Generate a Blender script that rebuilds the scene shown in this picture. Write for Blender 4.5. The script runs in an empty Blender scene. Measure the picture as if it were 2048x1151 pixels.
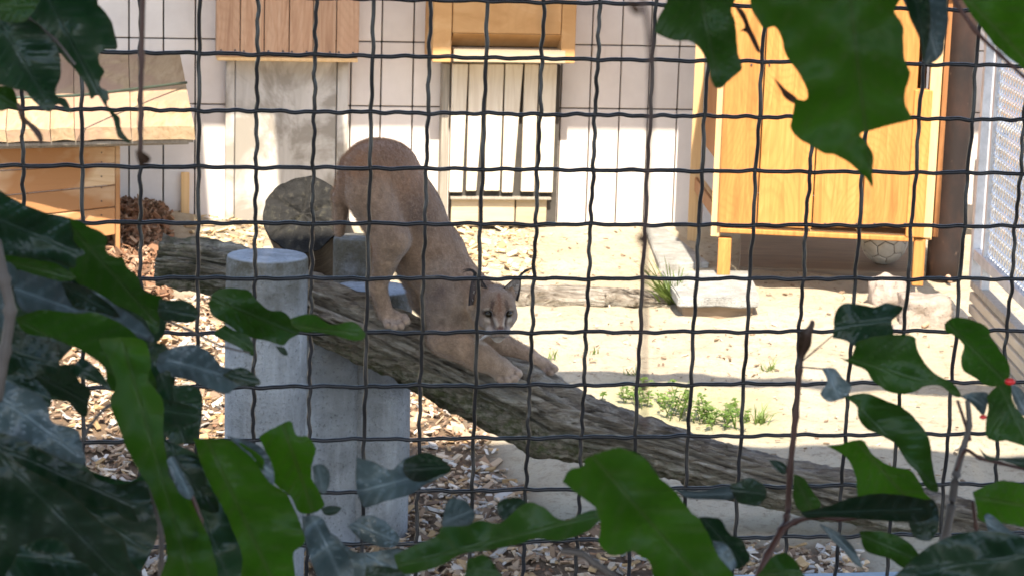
import bpy, bmesh, math, random
import numpy as np
from mathutils import Vector, Matrix, noise, geometry

random.seed(7)
S = bpy.context.scene
COL = S.collection
R = math.radians

# ------------------------------------------------------------------ camera
F_PX, CX, CY = 4800.0, 1024.0, 575.5          # focal length in photo pixels (2048 wide)
PITCH, ROLL, CAM_H = R(11.0), R(1.752), 1.8
EYE = Vector((0, 0, CAM_H))
FW = Vector((0, math.cos(PITCH), -math.sin(PITCH)))
_r0 = Vector((1, 0, 0)); _u0 = _r0.cross(FW)
RT = (math.cos(ROLL) * _r0 + math.sin(ROLL) * _u0).normalized()
UP = (-math.sin(ROLL) * _r0 + math.cos(ROLL) * _u0).normalized()
cam_d = bpy.data.cameras.new('camera')
cam = bpy.data.objects.new('camera', cam_d); COL.objects.link(cam)
m3 = Matrix((RT, UP, -FW)).transposed()
cam.matrix_world = Matrix.Translation(EYE) @ m3.to_4x4()
cam_d.sensor_width = 36.0
cam_d.lens = 36.0 * F_PX / 2048.0
cam_d.clip_start = 0.05; cam_d.clip_end = 2000
cam_d.dof.use_dof = True
cam_d.dof.focus_distance = 3.3
cam_d.dof.aperture_fstop = cam_d.lens / 2.5
S.camera = cam

# ------------------------------------------------------------------ light
SUN_EL, SUN_AZ = R(52), R(3)                   # azimuth measured from straight behind the camera to its right
sun_to = Vector((math.sin(SUN_AZ) * math.cos(SUN_EL), -math.cos(SUN_AZ) * math.cos(SUN_EL), math.sin(SUN_EL)))
W = bpy.data.worlds.new('World'); S.world = W; W.use_nodes = True
nt = W.node_tree; nt.nodes.clear()
wo = nt.nodes.new('ShaderNodeOutputWorld'); bg = nt.nodes.new('ShaderNodeBackground'); sk = nt.nodes.new('ShaderNodeTexSky')
sk.sky_type = 'NISHITA'; sk.sun_disc = False
sk.sun_elevation = SUN_EL; sk.sun_rotation = math.atan2(sun_to.x, sun_to.y)
sk.dust_density = 1.2
bg.inputs['Strength'].default_value = 0.15
nt.links.new(sk.outputs[0], bg.inputs[0]); nt.links.new(bg.outputs[0], wo.inputs[0])
sun_d = bpy.data.lights.new('sun', 'SUN'); sun_d.energy = 4.0; sun_d.angle = R(0.53); sun_d.color = (1.0, 0.92, 0.79)
sun = bpy.data.objects.new('sun', sun_d); COL.objects.link(sun)
sun.rotation_euler = sun_to.to_track_quat('Z', 'Y').to_euler()
S.view_settings.view_transform = 'Standard'; S.view_settings.look = 'None'
S.view_settings.gamma = 1; S.view_settings.use_curve_mapping = False
S.view_settings.exposure = 1.68
S.render.engine = 'CYCLES'
S.cycles.max_bounces = 8; S.cycles.diffuse_bounces = 5; S.cycles.use_denoising = True

# ------------------------------------------------------------------ placing helpers
def ray(px, py):
    return FW + RT * ((px - CX) / F_PX) + UP * (-(py - CY) / F_PX)
def atY(px, py, Y):                            # point on the sight line at horizontal distance Y
    d = ray(px, py); return EYE + d * (Y / d.y)
def atZ(px, py, z=0.0):
    d = ray(px, py); return EYE + d * ((z - CAM_H) / d.z)
def onplane(px, py, o, n):
    d = ray(px, py); return EYE + d * ((Vector(o) - EYE).dot(n) / d.dot(n))

# ------------------------------------------------------------------ object helpers
def link(o, parent=None):
    COL.objects.link(o)
    if parent is not None:
        o.parent = parent
    return o
def tag(o, label=None, cat=None, group=None, kind=None):
    if label: o['label'] = label
    if cat: o['category'] = cat
    if group: o['group'] = group
    if kind: o['kind'] = kind
    return o
def thing(name, label, cat, group=None, loc=(0, 0, 0)):
    o = bpy.data.objects.new(name, None); o.empty_display_size = .05; o.location = loc
    return tag(link(o), label, cat, group)
def from_bm(name, bm, mat, parent=None, smooth=False, loc=None):
    me = bpy.data.meshes.new(name); bm.to_mesh(me); bm.free()
    return from_me(name, me, mat, parent, smooth, loc)
def from_me(name, me, mat, parent=None, smooth=False, loc=None):
    if mat is not None:
        for m in (mat if isinstance(mat, (list, tuple)) else [mat]): me.materials.append(m)
    if smooth and len(me.polygons):
        me.polygons.foreach_set('use_smooth', [True] * len(me.polygons))
    o = bpy.data.objects.new(name, me)
    if loc is not None: o.location = loc
    link(o)
    if parent is not None:
        o.parent = parent
        if parent.type == 'EMPTY' and loc is None:
            o.location = -Vector(parent.location)      # vertices are given in world space
    return o
def mesh_np(name, V, Fc, cols=None, cname='tint'):
    me = bpy.data.meshes.new(name)
    me.from_pydata([tuple(v) for v in V], [], [tuple(f) for f in Fc]) if not isinstance(V, np.ndarray) or len(Fc) < 1 else me.from_pydata(V.tolist(), [], Fc.tolist() if isinstance(Fc, np.ndarray) else Fc)
    if cols is not None:
        a = me.color_attributes.new(cname, 'FLOAT_COLOR', 'POINT')
        c = np.ones((len(V), 4), np.float32); c[:, :3] = cols
        a.data.foreach_set('color', c.ravel())
    me.update()
    return me
def add_hexa(bm, P):                           # P: 8 corners, index = 4*k + (bottom quad ccw)
    v = [bm.verts.new(p) for p in P]
    for f in ((3, 2, 1, 0), (4, 5, 6, 7), (0, 1, 5, 4), (1, 2, 6, 5), (2, 3, 7, 6), (3, 0, 4, 7)):
        bm.faces.new([v[i] for i in f])
    return v
def hexa(name, P, mat, parent=None, bev=.003, seg=1):
    c = sum((Vector(p) for p in P), Vector()) / 8.0
    bm = bmesh.new(); add_hexa(bm, [Vector(p) - c for p in P])
    bmesh.ops.recalc_face_normals(bm, faces=bm.faces)
    if bev: bmesh.ops.bevel(bm, geom=list(bm.edges), offset=bev, segments=seg, affect='EDGES', clamp_overlap=True)
    base = Vector(parent.location) if parent is not None and parent.type == 'EMPTY' else Vector()
    return from_bm(name, bm, mat, parent, False, c - base)
class Frame:                                   # upright local frame: s along, o towards the viewer, z up
    def __init__(self, A, B):
        self.A = Vector((A[0], A[1], 0)); B = Vector((B[0], B[1], 0))
        self.t = (B - self.A).normalized(); self.n = Vector((self.t.y, -self.t.x, 0))
        if self.n.y > 0: self.n = -self.n
    def P(self, s, z, o=0.0):
        return self.A + self.t * s + self.n * o + Vector((0, 0, z))
    def sz(self, px, py, o=0.0):
        p = onplane(px, py, self.A + self.n * o, self.n); return (p - self.A).dot(self.t), p.z
    def box(self, s0, s1, z0, z1, o0, o1):
        return [self.P(s0, z0, o0), self.P(s1, z0, o0), self.P(s1, z0, o1), self.P(s0, z0, o1),
                self.P(s0, z1, o0), self.P(s1, z1, o0), self.P(s1, z1, o1), self.P(s0, z1, o1)]
    def quadbox(self, q, o0, o1):              # q: four (s,z) bl br tr tl
        a, b, c, d = q
        return [self.P(*a, o0), self.P(*b, o0), self.P(*b, o1), self.P(*a, o1),
                self.P(*d, o0), self.P(*c, o0), self.P(*c, o1), self.P(*d, o1)]
def tube(pts, rads, n=8, close=True, bm=None):
    bm = bm or bmesh.new(); pts = [Vector(p) for p in pts]; rings = []
    up = Vector((0.13, 0.21, 0.97))
    for i, p in enumerate(pts):
        t = (pts[min(i + 1, len(pts) - 1)] - pts[max(i - 1, 0)]).normalized()
        a = t.cross(up).normalized(); b = t.cross(a).normalized()
        rings.append([bm.verts.new(p + (a * math.cos(2 * math.pi * k / n) + b * math.sin(2 * math.pi * k / n)) * rads[i]) for k in range(n)])
    for i in range(len(rings) - 1):
        for k in range(n):
            bm.faces.new((rings[i][k], rings[i][(k + 1) % n], rings[i + 1][(k + 1) % n], rings[i + 1][k]))
    if close:
        bm.faces.new(rings[0][::-1]); bm.faces.new(rings[-1])
    return bm
def spline(pts, per=8):                        # Catmull-Rom through tuples
    P = [np.array(p, float) for p in pts]; out = []
    for i in range(len(P) - 1):
        p0, p1, p2, p3 = P[max(i - 1, 0)], P[i], P[i + 1], P[min(i + 2, len(P) - 1)]
        for k in range(per):
            t = k / per
            out.append(.5 * ((2 * p1) + (-p0 + p2) * t + (2 * p0 - 5 * p1 + 4 * p2 - p3) * t * t + (-p0 + 3 * p1 - 3 * p2 + p3) * t ** 3))
    out.append(P[-1]); return out

# ------------------------------------------------------------------ materials
class M:
    def __init__(self, name, rough=.8, spec=.3):
        self.m = bpy.data.materials.new(name); self.m.use_nodes = True
        self.t = self.m.node_tree; self.N = self.t.nodes; self.L = self.t.links
        self.b = self.N['Principled BSDF']; self.b.inputs['Roughness'].default_value = rough
        self.b.inputs['Specular IOR Level'].default_value = spec
        self.out = self.N['Material Output']
    def n(self, typ, **kw):
        x = self.N.new(typ)
        for k, v in kw.items(): setattr(x, k, v)
        return x
    def l(self, a, b): self.L.new(a, b)
    def coord(self, scale=(1, 1, 1), rnd=True, rot=(0, 0, 0), kind='Object'):
        tc = self.n('ShaderNodeTexCoord'); mp = self.n('ShaderNodeMapping')
        mp.inputs['Scale'].default_value = scale; mp.inputs['Rotation'].default_value = rot
        self.l(tc.outputs[kind], mp.inputs['Vector'])
        if rnd:
            oi = self.n('ShaderNodeObjectInfo'); ml = self.n('ShaderNodeVectorMath', operation='SCALE')
            cx = self.n('ShaderNodeCombineXYZ')
            for i in range(3): self.l(oi.outputs['Random'], cx.inputs[i])
            self.l(cx.outputs[0], ml.inputs[0]); ml.inputs['Scale'].default_value = 37.0
            self.l(ml.outputs[0], mp.inputs['Location'])
        return mp.outputs[0]
    def noise(self, vec, scale=5, detail=6, rough=.6, dist=0.0):
        x = self.n('ShaderNodeTexNoise'); x.inputs['Scale'].default_value = scale; x.inputs['Detail'].default_value = detail
        x.inputs['Roughness'].default_value = rough; x.inputs['Distortion'].default_value = dist
        if vec is not None: self.l(vec, x.inputs['Vector'])
        return x.outputs['Fac']
    def ramp(self, fac, stops):
        x = self.n('ShaderNodeValToRGB'); e = x.color_ramp.elements
        while len(e) < len(stops): e.new(.5)
        for i, (p, c) in enumerate(stops):
            e[i].position = p; e[i].color = (*c, 1) if len(c) == 3 else c
        self.l(fac, x.inputs[0]); return x.outputs[0]
    def mix(self, fac, a, b, typ='MIX'):
        x = self.n('ShaderNodeMix', data_type='RGBA', blend_type=typ)
        for sock, v in ((x.inputs[0], fac), (x.inputs[6], a), (x.inputs[7], b)):
            if hasattr(v, 'is_linked') or hasattr(v, 'links'): self.l(v, sock)
            elif isinstance(v, (int, float)): sock.default_value = v
            else: sock.default_value = (*v, 1)
        return x.outputs[2]
    def math(self, op, a, b=None):
        x = self.n('ShaderNodeMath', operation=op)
        for i, v in enumerate((a, b)):
            if v is None: continue
            if isinstance(v, (int, float)): x.inputs[i].default_value = v
            else: self.l(v, x.inputs[i])
        return x.outputs[0]
    def attr(self, name):
        x = self.n('ShaderNodeAttribute'); x.attribute_name = name; return x
    def color(self, c):
        if isinstance(c, (tuple, list)): self.b.inputs['Base Color'].default_value = (*c, 1)
        else: self.l(c, self.b.inputs['Base Color'])
        return self
    def bump(self, h, strength=.5, dist=.01):
        x = self.n('ShaderNodeBump'); x.inputs['Strength'].default_value = strength; x.inputs['Distance'].default_value = dist
        self.l(h, x.inputs['Height']); self.l(x.outputs[0], self.b.inputs['Normal']); return self
    def vary(self, c, amt=.15):                # per-object brightness change
        oi = self.n('ShaderNodeObjectInfo'); hs = self.n('ShaderNodeHueSaturation')
        v = self.math('ADD', self.math('MULTIPLY', oi.outputs['Random'], 2 * amt), 1 - amt)
        self.l(v, hs.inputs['Value']); self.l(c, hs.inputs['Color']); return hs.outputs[0]

def wood(name, dark, mid, light, grain=(40, 40, 3), rough=.7, amt=.12, knots=0.0, stain=None, bump=.35, bscale=1.0):
    m = M(name, rough, .25); v = m.coord(grain)
    g = m.noise(v, 1.0, 8, .62, 1.2)
    c = m.ramp(g, [(.25, dark), (.5, mid), (.78, light)])
    v2 = m.coord((1, 1, 1)); big = m.noise(v2, 5 * bscale, 4, .6)
    c = m.mix(m.math('MULTIPLY', big, .5), c, dark)
    if knots:
        vo = m.n('ShaderNodeTexVoronoi', feature='F1'); vo.inputs['Scale'].default_value = knots
        m.l(m.coord((1, .02, .45)), vo.inputs['Vector'])
        k = m.ramp(vo.outputs['Distance'], [(.05, (1, 1, 1)), (.12, (0, 0, 0))])
        rings = m.n('ShaderNodeTexWave', wave_type='RINGS', rings_direction='SPHERICAL')
        c = m.mix(m.math('MULTIPLY', k, .75), c, tuple(x * .45 for x in dark))
        wv = m.math('SINE', m.math('MULTIPLY', m.math('ADD', vo.outputs['Distance'], m.math('MULTIPLY', g, .10)), 120.0))
        c = m.mix(m.math('MULTIPLY', m.math('MAXIMUM', wv, 0.0), .24), c, dark)
    if stain:
        st = m.noise(m.coord((1, 1, 1)), stain[1], 5, .65, .6)
        c = m.mix(m.ramp(st, [(.44, (0, 0, 0)), (.56, (1, 1, 1))]), c, stain[0])
    c = m.vary(c, amt); m.color(c); m.bump(g, bump, .004)
    return m.m

def concrete(name, base, dark, moss=None, scale=9):
    m = M(name, .88, .25); v = m.coord((1, 1, 1))
    a = m.noise(v, scale, 8, .7); b = m.noise(v, scale * 14, 3, .6); d = m.noise(m.coord((12, 12, 1.2)), 1.6, 5, .6)
    c = m.ramp(a, [(.3, dark), (.65, base)])
    c = m.mix(m.ramp(b, [(.58, (0, 0, 0)), (.72, (.75, .75, .75))]), c, tuple(x * .4 for x in dark))
    c = m.mix(m.ramp(d, [(.5, (0, 0, 0)), (.75, (.55, .55, .55))]), c, tuple(min(1, x * 1.5) for x in base))
    if moss:
        mm = m.noise(v, 11, 8, .75); at = m.attr('moss'); sp2 = m.n('ShaderNodeSeparateColor'); m.l(at.outputs['Color'], sp2.inputs[0])
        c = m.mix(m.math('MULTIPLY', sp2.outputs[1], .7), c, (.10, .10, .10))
        c = m.mix(m.math('MULTIPLY', m.ramp(mm, [(.3, (.35, .35, .35)), (.55, (1, 1, 1))]), sp2.outputs[0]), c, moss)
    m.color(c); m.bump(m.mix(.5, a, b), .8, .012)
    return m.m

def plain(name, c, rough=.6, metal=0.0, nscale=30, var=.25, spec=.4):
    m = M(name, rough, spec); m.b.inputs['Metallic'].default_value = metal
    v = m.coord((1, 1, 1), rnd=False); a = m.noise(v, nscale, 6, .65)
    m.color(m.ramp(a, [(.3, tuple(x * (1 - var) for x in c)), (.7, tuple(min(1, x * (1 + var)) for x in c))])); m.bump(a, .2, .002)
    return m.m

MAT = {}
MAT['wall'] = None
def mk_wall():
    m = M('painted_wall', .75, .3); v = m.coord((1, 1, 1)); a = m.noise(v, 3, 6, .65); b = m.noise(m.coord((25, 25, 2)), 1, 5, .6)
    c = m.ramp(a, [(.3, (.56, .49, .44)), (.7, (.68, .61, .55))])
    c = m.mix(m.ramp(b, [(.62, (0, 0, 0)), (.85, (.35, .35, .35))]), c, (.40, .33, .27))
    m.color(m.vary(c, .05)); m.bump(b, .15, .003); return m.m
MAT['wall'] = mk_wall()
MAT['wall_back'] = plain('wall_backing', (.055, .048, .04), .9)
MAT['box_wood'] = wood('box_wood', (.30, .16, .09), (.46, .27, .16), (.56, .38, .25), knots=3.0)
MAT['ply'] = wood('ply_wood', (.42, .22, .08), (.53, .30, .125), (.60, .37, .18), grain=(4, 4, 10), knots=1.6, amt=.04)
MAT['cabinet'] = wood('cabinet_pine', (.29, .11, .026), (.49, .222, .056), (.60, .31, .095), grain=(32, 32, 2.2), knots=4.2, amt=.12)
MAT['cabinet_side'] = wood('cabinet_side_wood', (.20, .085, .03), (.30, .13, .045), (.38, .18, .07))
MAT['cabinet_pale'] = wood('cabinet_trim_wood', (.50, .30, .13), (.62, .40, .19), (.70, .48, .26))
MAT['door'] = wood('door_wood', (.52, .43, .32), (.68, .60, .48), (.76, .70, .58), stain=None, amt=.06)
MAT['kick'] = wood('kick_board_wood', (.38, .29, .18), (.48, .38, .25), (.54, .44, .30), grain=(3, 3, 30))
MAT['greyboard'] = wood('grey_board', (.34, .31, .27), (.50, .46, .41), (.58, .54, .49), stain=((.27, .24, .20), 3.4), grain=(18, 18, 2))
MAT['greypost'] = wood('grey_post_wood', (.16, .14, .11), (.30, .26, .21), (.42, .37, .30), grain=(60, 60, 4))
MAT['roof_plank'] = wood('roof_plank_wood', (.26, .165, .085), (.46, .33, .19), (.58, .44, .28), grain=(30, 3, 30), bump=.6, stain=((.36, .23, .15), 2.4))
MAT['hut'] = wood('hut_wood', (.44, .27, .13), (.60, .43, .26), (.68, .52, .35), grain=(3, 3, 34), stain=((.36, .17, .065), 1.1))
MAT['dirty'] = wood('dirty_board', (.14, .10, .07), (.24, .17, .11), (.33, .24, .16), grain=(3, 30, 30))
MAT['beige'] = wood('beige_board', (.38, .31, .22), (.52, .44, .33), (.60, .52, .41), grain=(30, 3, 30))
MAT['pipe'] = None
def mk_pipe():
    m = M('rusty_pipe', .6, .3); v = m.coord((1, 1, .6)); a = m.noise(v, 5, 8, .7); b = m.noise(v, 22, 5, .6)
    c = m.ramp(a, [(.42, (.016, .010, .008)), (.62, (.036, .018, .012)), (.78, (.17, .085, .04))])
    c = m.mix(m.ramp(b, [(.66, (0, 0, 0)), (.72, (.7, .7, .7))]), c, (.14, .09, .065))
    m.color(c); m.bump(a, .3, .006); return m.m
MAT['pipe'] = mk_pipe()
MAT['steel'] = plain('galvanised_steel', (.42, .42, .43), .5, .3, 18, .2)
MAT['rail'] = plain('blue_grey_rail', (.30, .36, .44), .45, .2, 14, .2)
MAT['wire'] = plain('mesh_wire', (.014, .0145, .018), .30, .35, 45, .8, .6)
MAT['chain'] = plain('chain_wire', (.55, .55, .55), .4, .6, 60, .2)
MAT['nail'] = plain('nail_head', (.04, .03, .03), .6)
MAT['cable'] = plain('green_cable', (.045, .060, .040), .6)
MAT['ball'] = plain('old_ball_leather', (.50, .44, .36), .75, 0, 25, .18)
MAT['seam'] = plain('ball_seam', (.10, .085, .07), .9)
MAT['slab'] = concrete('pale_slab', (.33, .32, .29), (.19, .18, .16))
MAT['post'] = concrete('post_concrete', (.36, .365, .375), (.17, .17, .17), moss=(.085, .074, .052))
MAT['stone'] = concrete('field_stone', (.34, .28, .23), (.20, .16, .125), scale=6)
MAT['twig'] = plain('red_brown_twig', (.055, .022, .016), .5)
MAT['twig_grey'] = plain('grey_twig', (.085, .07, .062), .6)
MAT['bud'] = plain('red_bud', (.55, .02, .02), .35)

def mk_sand():
    m = M('sand_ground', .95, .15); v = m.coord((1, 1, 1), rnd=False)
    a = m.noise(v, 1.3, 6, .6); b = m.noise(v, 26, 8, .75); d = m.noise(v, 140, 3, .6)
    c = m.ramp(a, [(.3, (.40, .33, .225)), (.7, (.52, .445, .325))])
    c = m.mix(m.ramp(b, [(.52, (0, 0, 0)), (.68, (.75, .75, .75))]), c, (.22, .165, .105))
    c = m.mix(m.ramp(d, [(.62, (0, 0, 0)), (.7, (.7, .7, .7))]), c, (.15, .11, .07))
    at = m.attr('tint'); bark = m.ramp(b, [(.3, (.07, .042, .026)), (.7, (.20, .125, .075))])
    sx = m.n('ShaderNodeSeparateColor'); m.l(at.outputs['Color'], sx.inputs[0])
    c = m.mix(m.math('MULTIPLY', sx.outputs[0], .9), c, bark)
    c = m.mix(m.math('MULTIPLY', sx.outputs[1], m.ramp(a, [(.35, (.2, .2, .2)), (.6, (.75, .75, .75))])), c, (.33, .32, .13))
    m.color(c)
    h = m.math('ADD', b, m.math('MULTIPLY', d, .35)); m.bump(h, .9, .018); return m.m
MAT['sand'] = mk_sand()

def mk_bark():
    m = M('weathered_bark', .9, .2)
    at = m.attr('tint'); sx = m.n('ShaderNodeSeparateColor'); m.l(at.outputs['Color'], sx.inputs[0])
    v = m.coord((2.2, 26, 26), rnd=False, rot=(0, R(17), 0)); g = m.noise(v, 1.6, 10, .72, .8)
    w = m.noise(m.coord((1, 1, 1), rnd=False), 42, 6, .7)
    c = m.ramp(g, [(.31, (.065, .046, .032)), (.45, (.33, .262, .195)), (.64, (.66, .575, .465))])
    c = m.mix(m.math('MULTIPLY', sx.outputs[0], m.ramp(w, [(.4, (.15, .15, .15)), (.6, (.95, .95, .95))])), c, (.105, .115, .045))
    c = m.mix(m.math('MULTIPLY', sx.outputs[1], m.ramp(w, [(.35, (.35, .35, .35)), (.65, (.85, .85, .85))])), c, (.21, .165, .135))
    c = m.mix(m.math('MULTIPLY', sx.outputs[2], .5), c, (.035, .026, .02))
    m.color(c); m.bump(m.math('ADD', g, m.math('MULTIPLY', w, .7)), 1.0, .05); return m.m
MAT['bark'] = mk_bark()
def mk_endgrain():
    m = M('stump_end_grain', .9, .2); v = m.coord((1, 1, 1), rnd=False)
    a = m.noise(v, 14, 8, .7); b = m.noise(v, 60, 5, .6)
    c = m.ramp(a, [(.3, (.010, .009, .008)), (.55, (.024, .022, .019)), (.75, (.075, .068, .042))])
    c = m.mix(m.ramp(b, [(.56, (0, 0, 0)), (.7, (.7, .7, .7))]), c, (.070, .062, .046)); m.color(c); m.bump(m.math('ADD', a, b), .8, .01); return m.m
MAT['endgrain'] = mk_endgrain()
MAT['darkbark'] = wood('dark_stump_bark', (.03, .024, .018), (.07, .055, .04), (.13, .105, .08), grain=(8, 30, 30), bump=.9)
def mk_chip():
    m = M('wood_chip', .85, .2); at = m.attr('tint'); v = m.coord((60, 60, 60), rnd=False); a = m.noise(v, 1, 4, .6)
    m.color(m.mix(m.math('MULTIPLY', a, .5), at.outputs['Color'], m.mix(.5, at.outputs['Color'], (.16, .10, .06)))); m.bump(a, .3, .002); return m.m
MAT['chip'] = mk_chip()
def mk_fur():
    m = M('tawny_fur', .92, .1); at = m.attr('tint'); v = m.coord((1, 1, 1), rnd=False)
    a = m.noise(v, 30, 6, .7); b = m.noise(v, 300, 3, .6)
    c = m.mix(m.ramp(a, [(.38, (0, 0, 0)), (.66, (.55, .55, .55))]), at.outputs['Color'], (.12, .068, .042))
    c = m.mix(m.ramp(b, [(.5, (0, 0, 0)), (.7, (.3, .3, .3))]), c, (.50, .36, .26))
    m.color(c); m.b.inputs['Sheen Weight'].default_value = .25; m.b.inputs['Sheen Roughness'].default_value = .5
    m.bump(m.math('ADD', b, a), .5, .004); return m.m
MAT['fur'] = mk_fur()
def mk_hair():
    m = M('guard_hair', .7, .15); at = m.attr('hairtint'); hi = m.n('ShaderNodeHairInfo')
    hs = m.n('ShaderNodeHueSaturation'); m.l(at.outputs['Color'], hs.inputs['Color']); m.l(m.math('ADD', m.math('MULTIPLY', hi.outputs['Random'], .75), .68), hs.inputs['Value'])
    m.color(hs.outputs[0]); return m.m
MAT['hair'] = mk_hair()
MAT['ear_back'] = plain('ear_back_fur', (.022, .018, .017), .9)
MAT['ear_in'] = plain('ear_inner_fur', (.27, .22, .19), .95, 0, 90, .6)
MAT['ear_dark'] = plain('ear_dark_inner_fur', (.075, .055, .048), .95, 0, 60, .8)
MAT['tuft'] = plain('ear_tuft_hair', (.012, .010, .010), .7)
MAT['eye'] = plain('eye_surface', (.022, .015, .007), .15, 0, 5, .1, .35)
MAT['nose'] = plain('nose_skin', (.11, .05, .045), .4)
MAT['whisker'] = plain('whisker_hair', (.75, .72, .68), .4)
MAT['claw'] = plain('claw_horn', (.09, .07, .06), .4)

def mk_leaf(name, c1, c2, trans, rough=.32, tr=.45, spec=.5):
    m = M(name, rough, spec); at = m.attr('tint'); v = m.coord((1, 1, 1)); a = m.noise(v, 45, 5, .6)
    c = m.ramp(a, [(.3, c1), (.7, c2)])
    sx = m.n('ShaderNodeSeparateColor'); m.l(at.outputs['Color'], sx.inputs[0])
    big = m.noise(m.coord((1, 1, 1)), 14, 4, .6); c = m.mix(m.ramp(big, [(.4, (0, 0, 0)), (.65, (.45, .45, .45))]), c, tuple(x * .6 for x in c1))
    c = m.mix(m.math('MULTIPLY', sx.outputs[0], .6), c, tuple(min(1, x * 2.0 + .03) for x in c2))
    c = m.mix(m.math('MULTIPLY', sx.outputs[1], .25), c, (.04, .022, .008))  # reddish backlit rim put into the leaf edge colour
    rr_ = m.math('ADD', m.math('MULTIPLY', big, .3), rough - .12); m.l(rr_, m.b.inputs['Roughness'])
    m.color(m.vary(c, .2)); m.bump(sx.outputs[0], .5, .002)
    t = m.n('ShaderNodeBsdfTranslucent')
    tc_ = m.mix(m.ramp(big, [(.38, (0, 0, 0)), (.66, (.6, .6, .6))]), trans, tuple(x * .55 for x in trans))
    tc_ = m.mix(m.math('MULTIPLY', sx.outputs[0], .75), tc_, (trans[0] * .9, trans[1] * .35, trans[2])); m.l(m.vary(tc_, .18), t.inputs['Color'])
    mx = m.n('ShaderNodeMixShader'); mx.inputs[0].default_value = tr
    m.l(m.b.outputs[0], mx.inputs[1]); m.l(t.outputs[0], mx.inputs[2]); m.l(mx.outputs[0], m.out.inputs[0]); return m.m
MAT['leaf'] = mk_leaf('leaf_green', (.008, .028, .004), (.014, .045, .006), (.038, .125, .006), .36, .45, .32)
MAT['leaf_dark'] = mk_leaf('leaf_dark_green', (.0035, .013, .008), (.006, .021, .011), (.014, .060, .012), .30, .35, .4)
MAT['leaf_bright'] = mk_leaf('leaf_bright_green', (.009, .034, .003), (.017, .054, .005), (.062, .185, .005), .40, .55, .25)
MAT['leaf_grey'] = mk_leaf('leaf_grey_sheen', (.040, .066, .074), (.075, .105, .115), (.02, .045, .03), .30, .2, .6)  # bluish sky sheen painted into the colour; also serves pale leaf backs
MAT['leaf_red'] = mk_leaf('leaf_red_edge', (.024, .013, .006), (.040, .020, .009), (.06, .028, .009), .4, .4)
MAT['weed'] = mk_leaf('weed_leaf', (.10, .17, .03), (.17, .25, .05), (.26, .40, .06), .5, .35)
MAT['straw'] = mk_leaf('grass_blade', (.11, .17, .03), (.19, .25, .06), (.25, .35, .07), .5, .35)

# ------------------------------------------------------------------ ground
def sstep(a, b, x):
    t = np.clip((x - a) / (b - a), 0, 1); return t * t * (3 - 2 * t)
def gz(x, y):
    x = np.asarray(x, float); y = np.asarray(y, float)
    low = sstep(.22, -.25, x) * sstep(7.3, 6.6, y)
    z = -.10 * low
    z = z + .012 * np.sin(x * 5.1 + 1.7 * np.sin(y * 2.3)) * np.sin(y * 4.3 + x) + .007 * np.sin(x * 13.7 + y * 9.1) * np.sin(y * 15.3 - x * 4.1)
    mx, my = atZ(245, 470).x, atZ(245, 470).y
    z = z + .11 * np.exp(-(((x - mx) / .35) ** 2 + ((y - my) / .5) ** 2))
    return z
def gzf(x, y): return float(gz(x, y))
def gp(px, py):
    p = atZ(px, py)
    for _ in range(3): p = atZ(px, py, gzf(p.x, p.y))
    return p
def inside(poly, x, y):
    r = np.zeros(len(x), bool); n = len(poly)
    for i in range(n):
        x0, y0 = poly[i]; x1, y1 = poly[(i + 1) % n]
        c = (y0 > y) != (y1 > y)
        with np.errstate(divide='ignore', invalid='ignore'):
            r ^= c & (x < (x1 - x0) * (y - y0) / (y1 - y0) + x0)
    return r
def gpoly(pts): return [tuple(atZ(*p))[:2] for p in pts]
CHIP_A = gpoly([(-250, 600), (330, 610), (480, 560), (640, 700), (880, 770), (930, 800), (985, 880), (1040, 960), (1080, 1040), (1330, 1075), (1720, 1090), (1760, 1300), (-500, 1300)])
CHIP_B = gpoly([(150, 446), (330, 446), (350, 520), (340, 620), (-250, 640), (-250, 520)])
CHIP_C = gpoly([(395, 452), (530, 452), (560, 545), (330, 560)])
WEEDY = gpoly([(1210, 760), (1560, 790), (1580, 880), (1250, 860)])
def axis_pts(lo, hi, step, far):
    a = np.arange(lo, hi + step / 2, step); e = np.array([1.5, 4, 10, 30, 80, 250])
    return np.concatenate([lo - e[::-1], a, hi + e])
gx = axis_pts(-3.2, 3.6, .034, 0); gy = axis_pts(4.4, 12.6, .04, 0)
X, Y = np.meshgrid(gx, gy); Z = gz(X, Y)
nx, ny = len(gx), len(gy)
fine = np.array([noise.fractal(Vector((x * 7, y * 7, 0)), 1.0, 2.0, 4) for x, y in zip(X.ravel(), Y.ravel())]).reshape(X.shape)
inner = (X > -3.3) & (X < 3.7) & (Y > 4.3) & (Y < 12.7)
Z = Z + np.where(inner, fine * .013, 0)
idx = np.arange(nx * ny).reshape(ny, nx)
Fq = np.stack([idx[:-1, :-1], idx[:-1, 1:], idx[1:, 1:], idx[1:, :-1]], -1).reshape(-1, 4)
ch = np.zeros(X.size)
for pl in (CHIP_A, CHIP_B): ch = np.maximum(ch, inside(pl, X.ravel(), Y.ravel()) * 1.0)
ch = np.maximum(ch, inside(CHIP_C, X.ravel(), Y.ravel()) * .45)
wd = inside(WEEDY, X.ravel(), Y.ravel()) * .8
def blur(a):
    a = a.reshape(ny, nx)
    for _ in range(3): a = (a + np.roll(a, 1, 0) + np.roll(a, -1, 0) + np.roll(a, 1, 1) + np.roll(a, -1, 1)) / 5
    return a.ravel()
me = mesh_np('ground', np.stack([X.ravel(), Y.ravel(), Z.ravel()], 1), Fq, np.stack([blur(ch), blur(wd), wd * 0], 1))
tag(from_me('ground', me, MAT['sand'], smooth=True), 'sandy ground of the enclosure with bark litter on the left', kind='structure')

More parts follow.
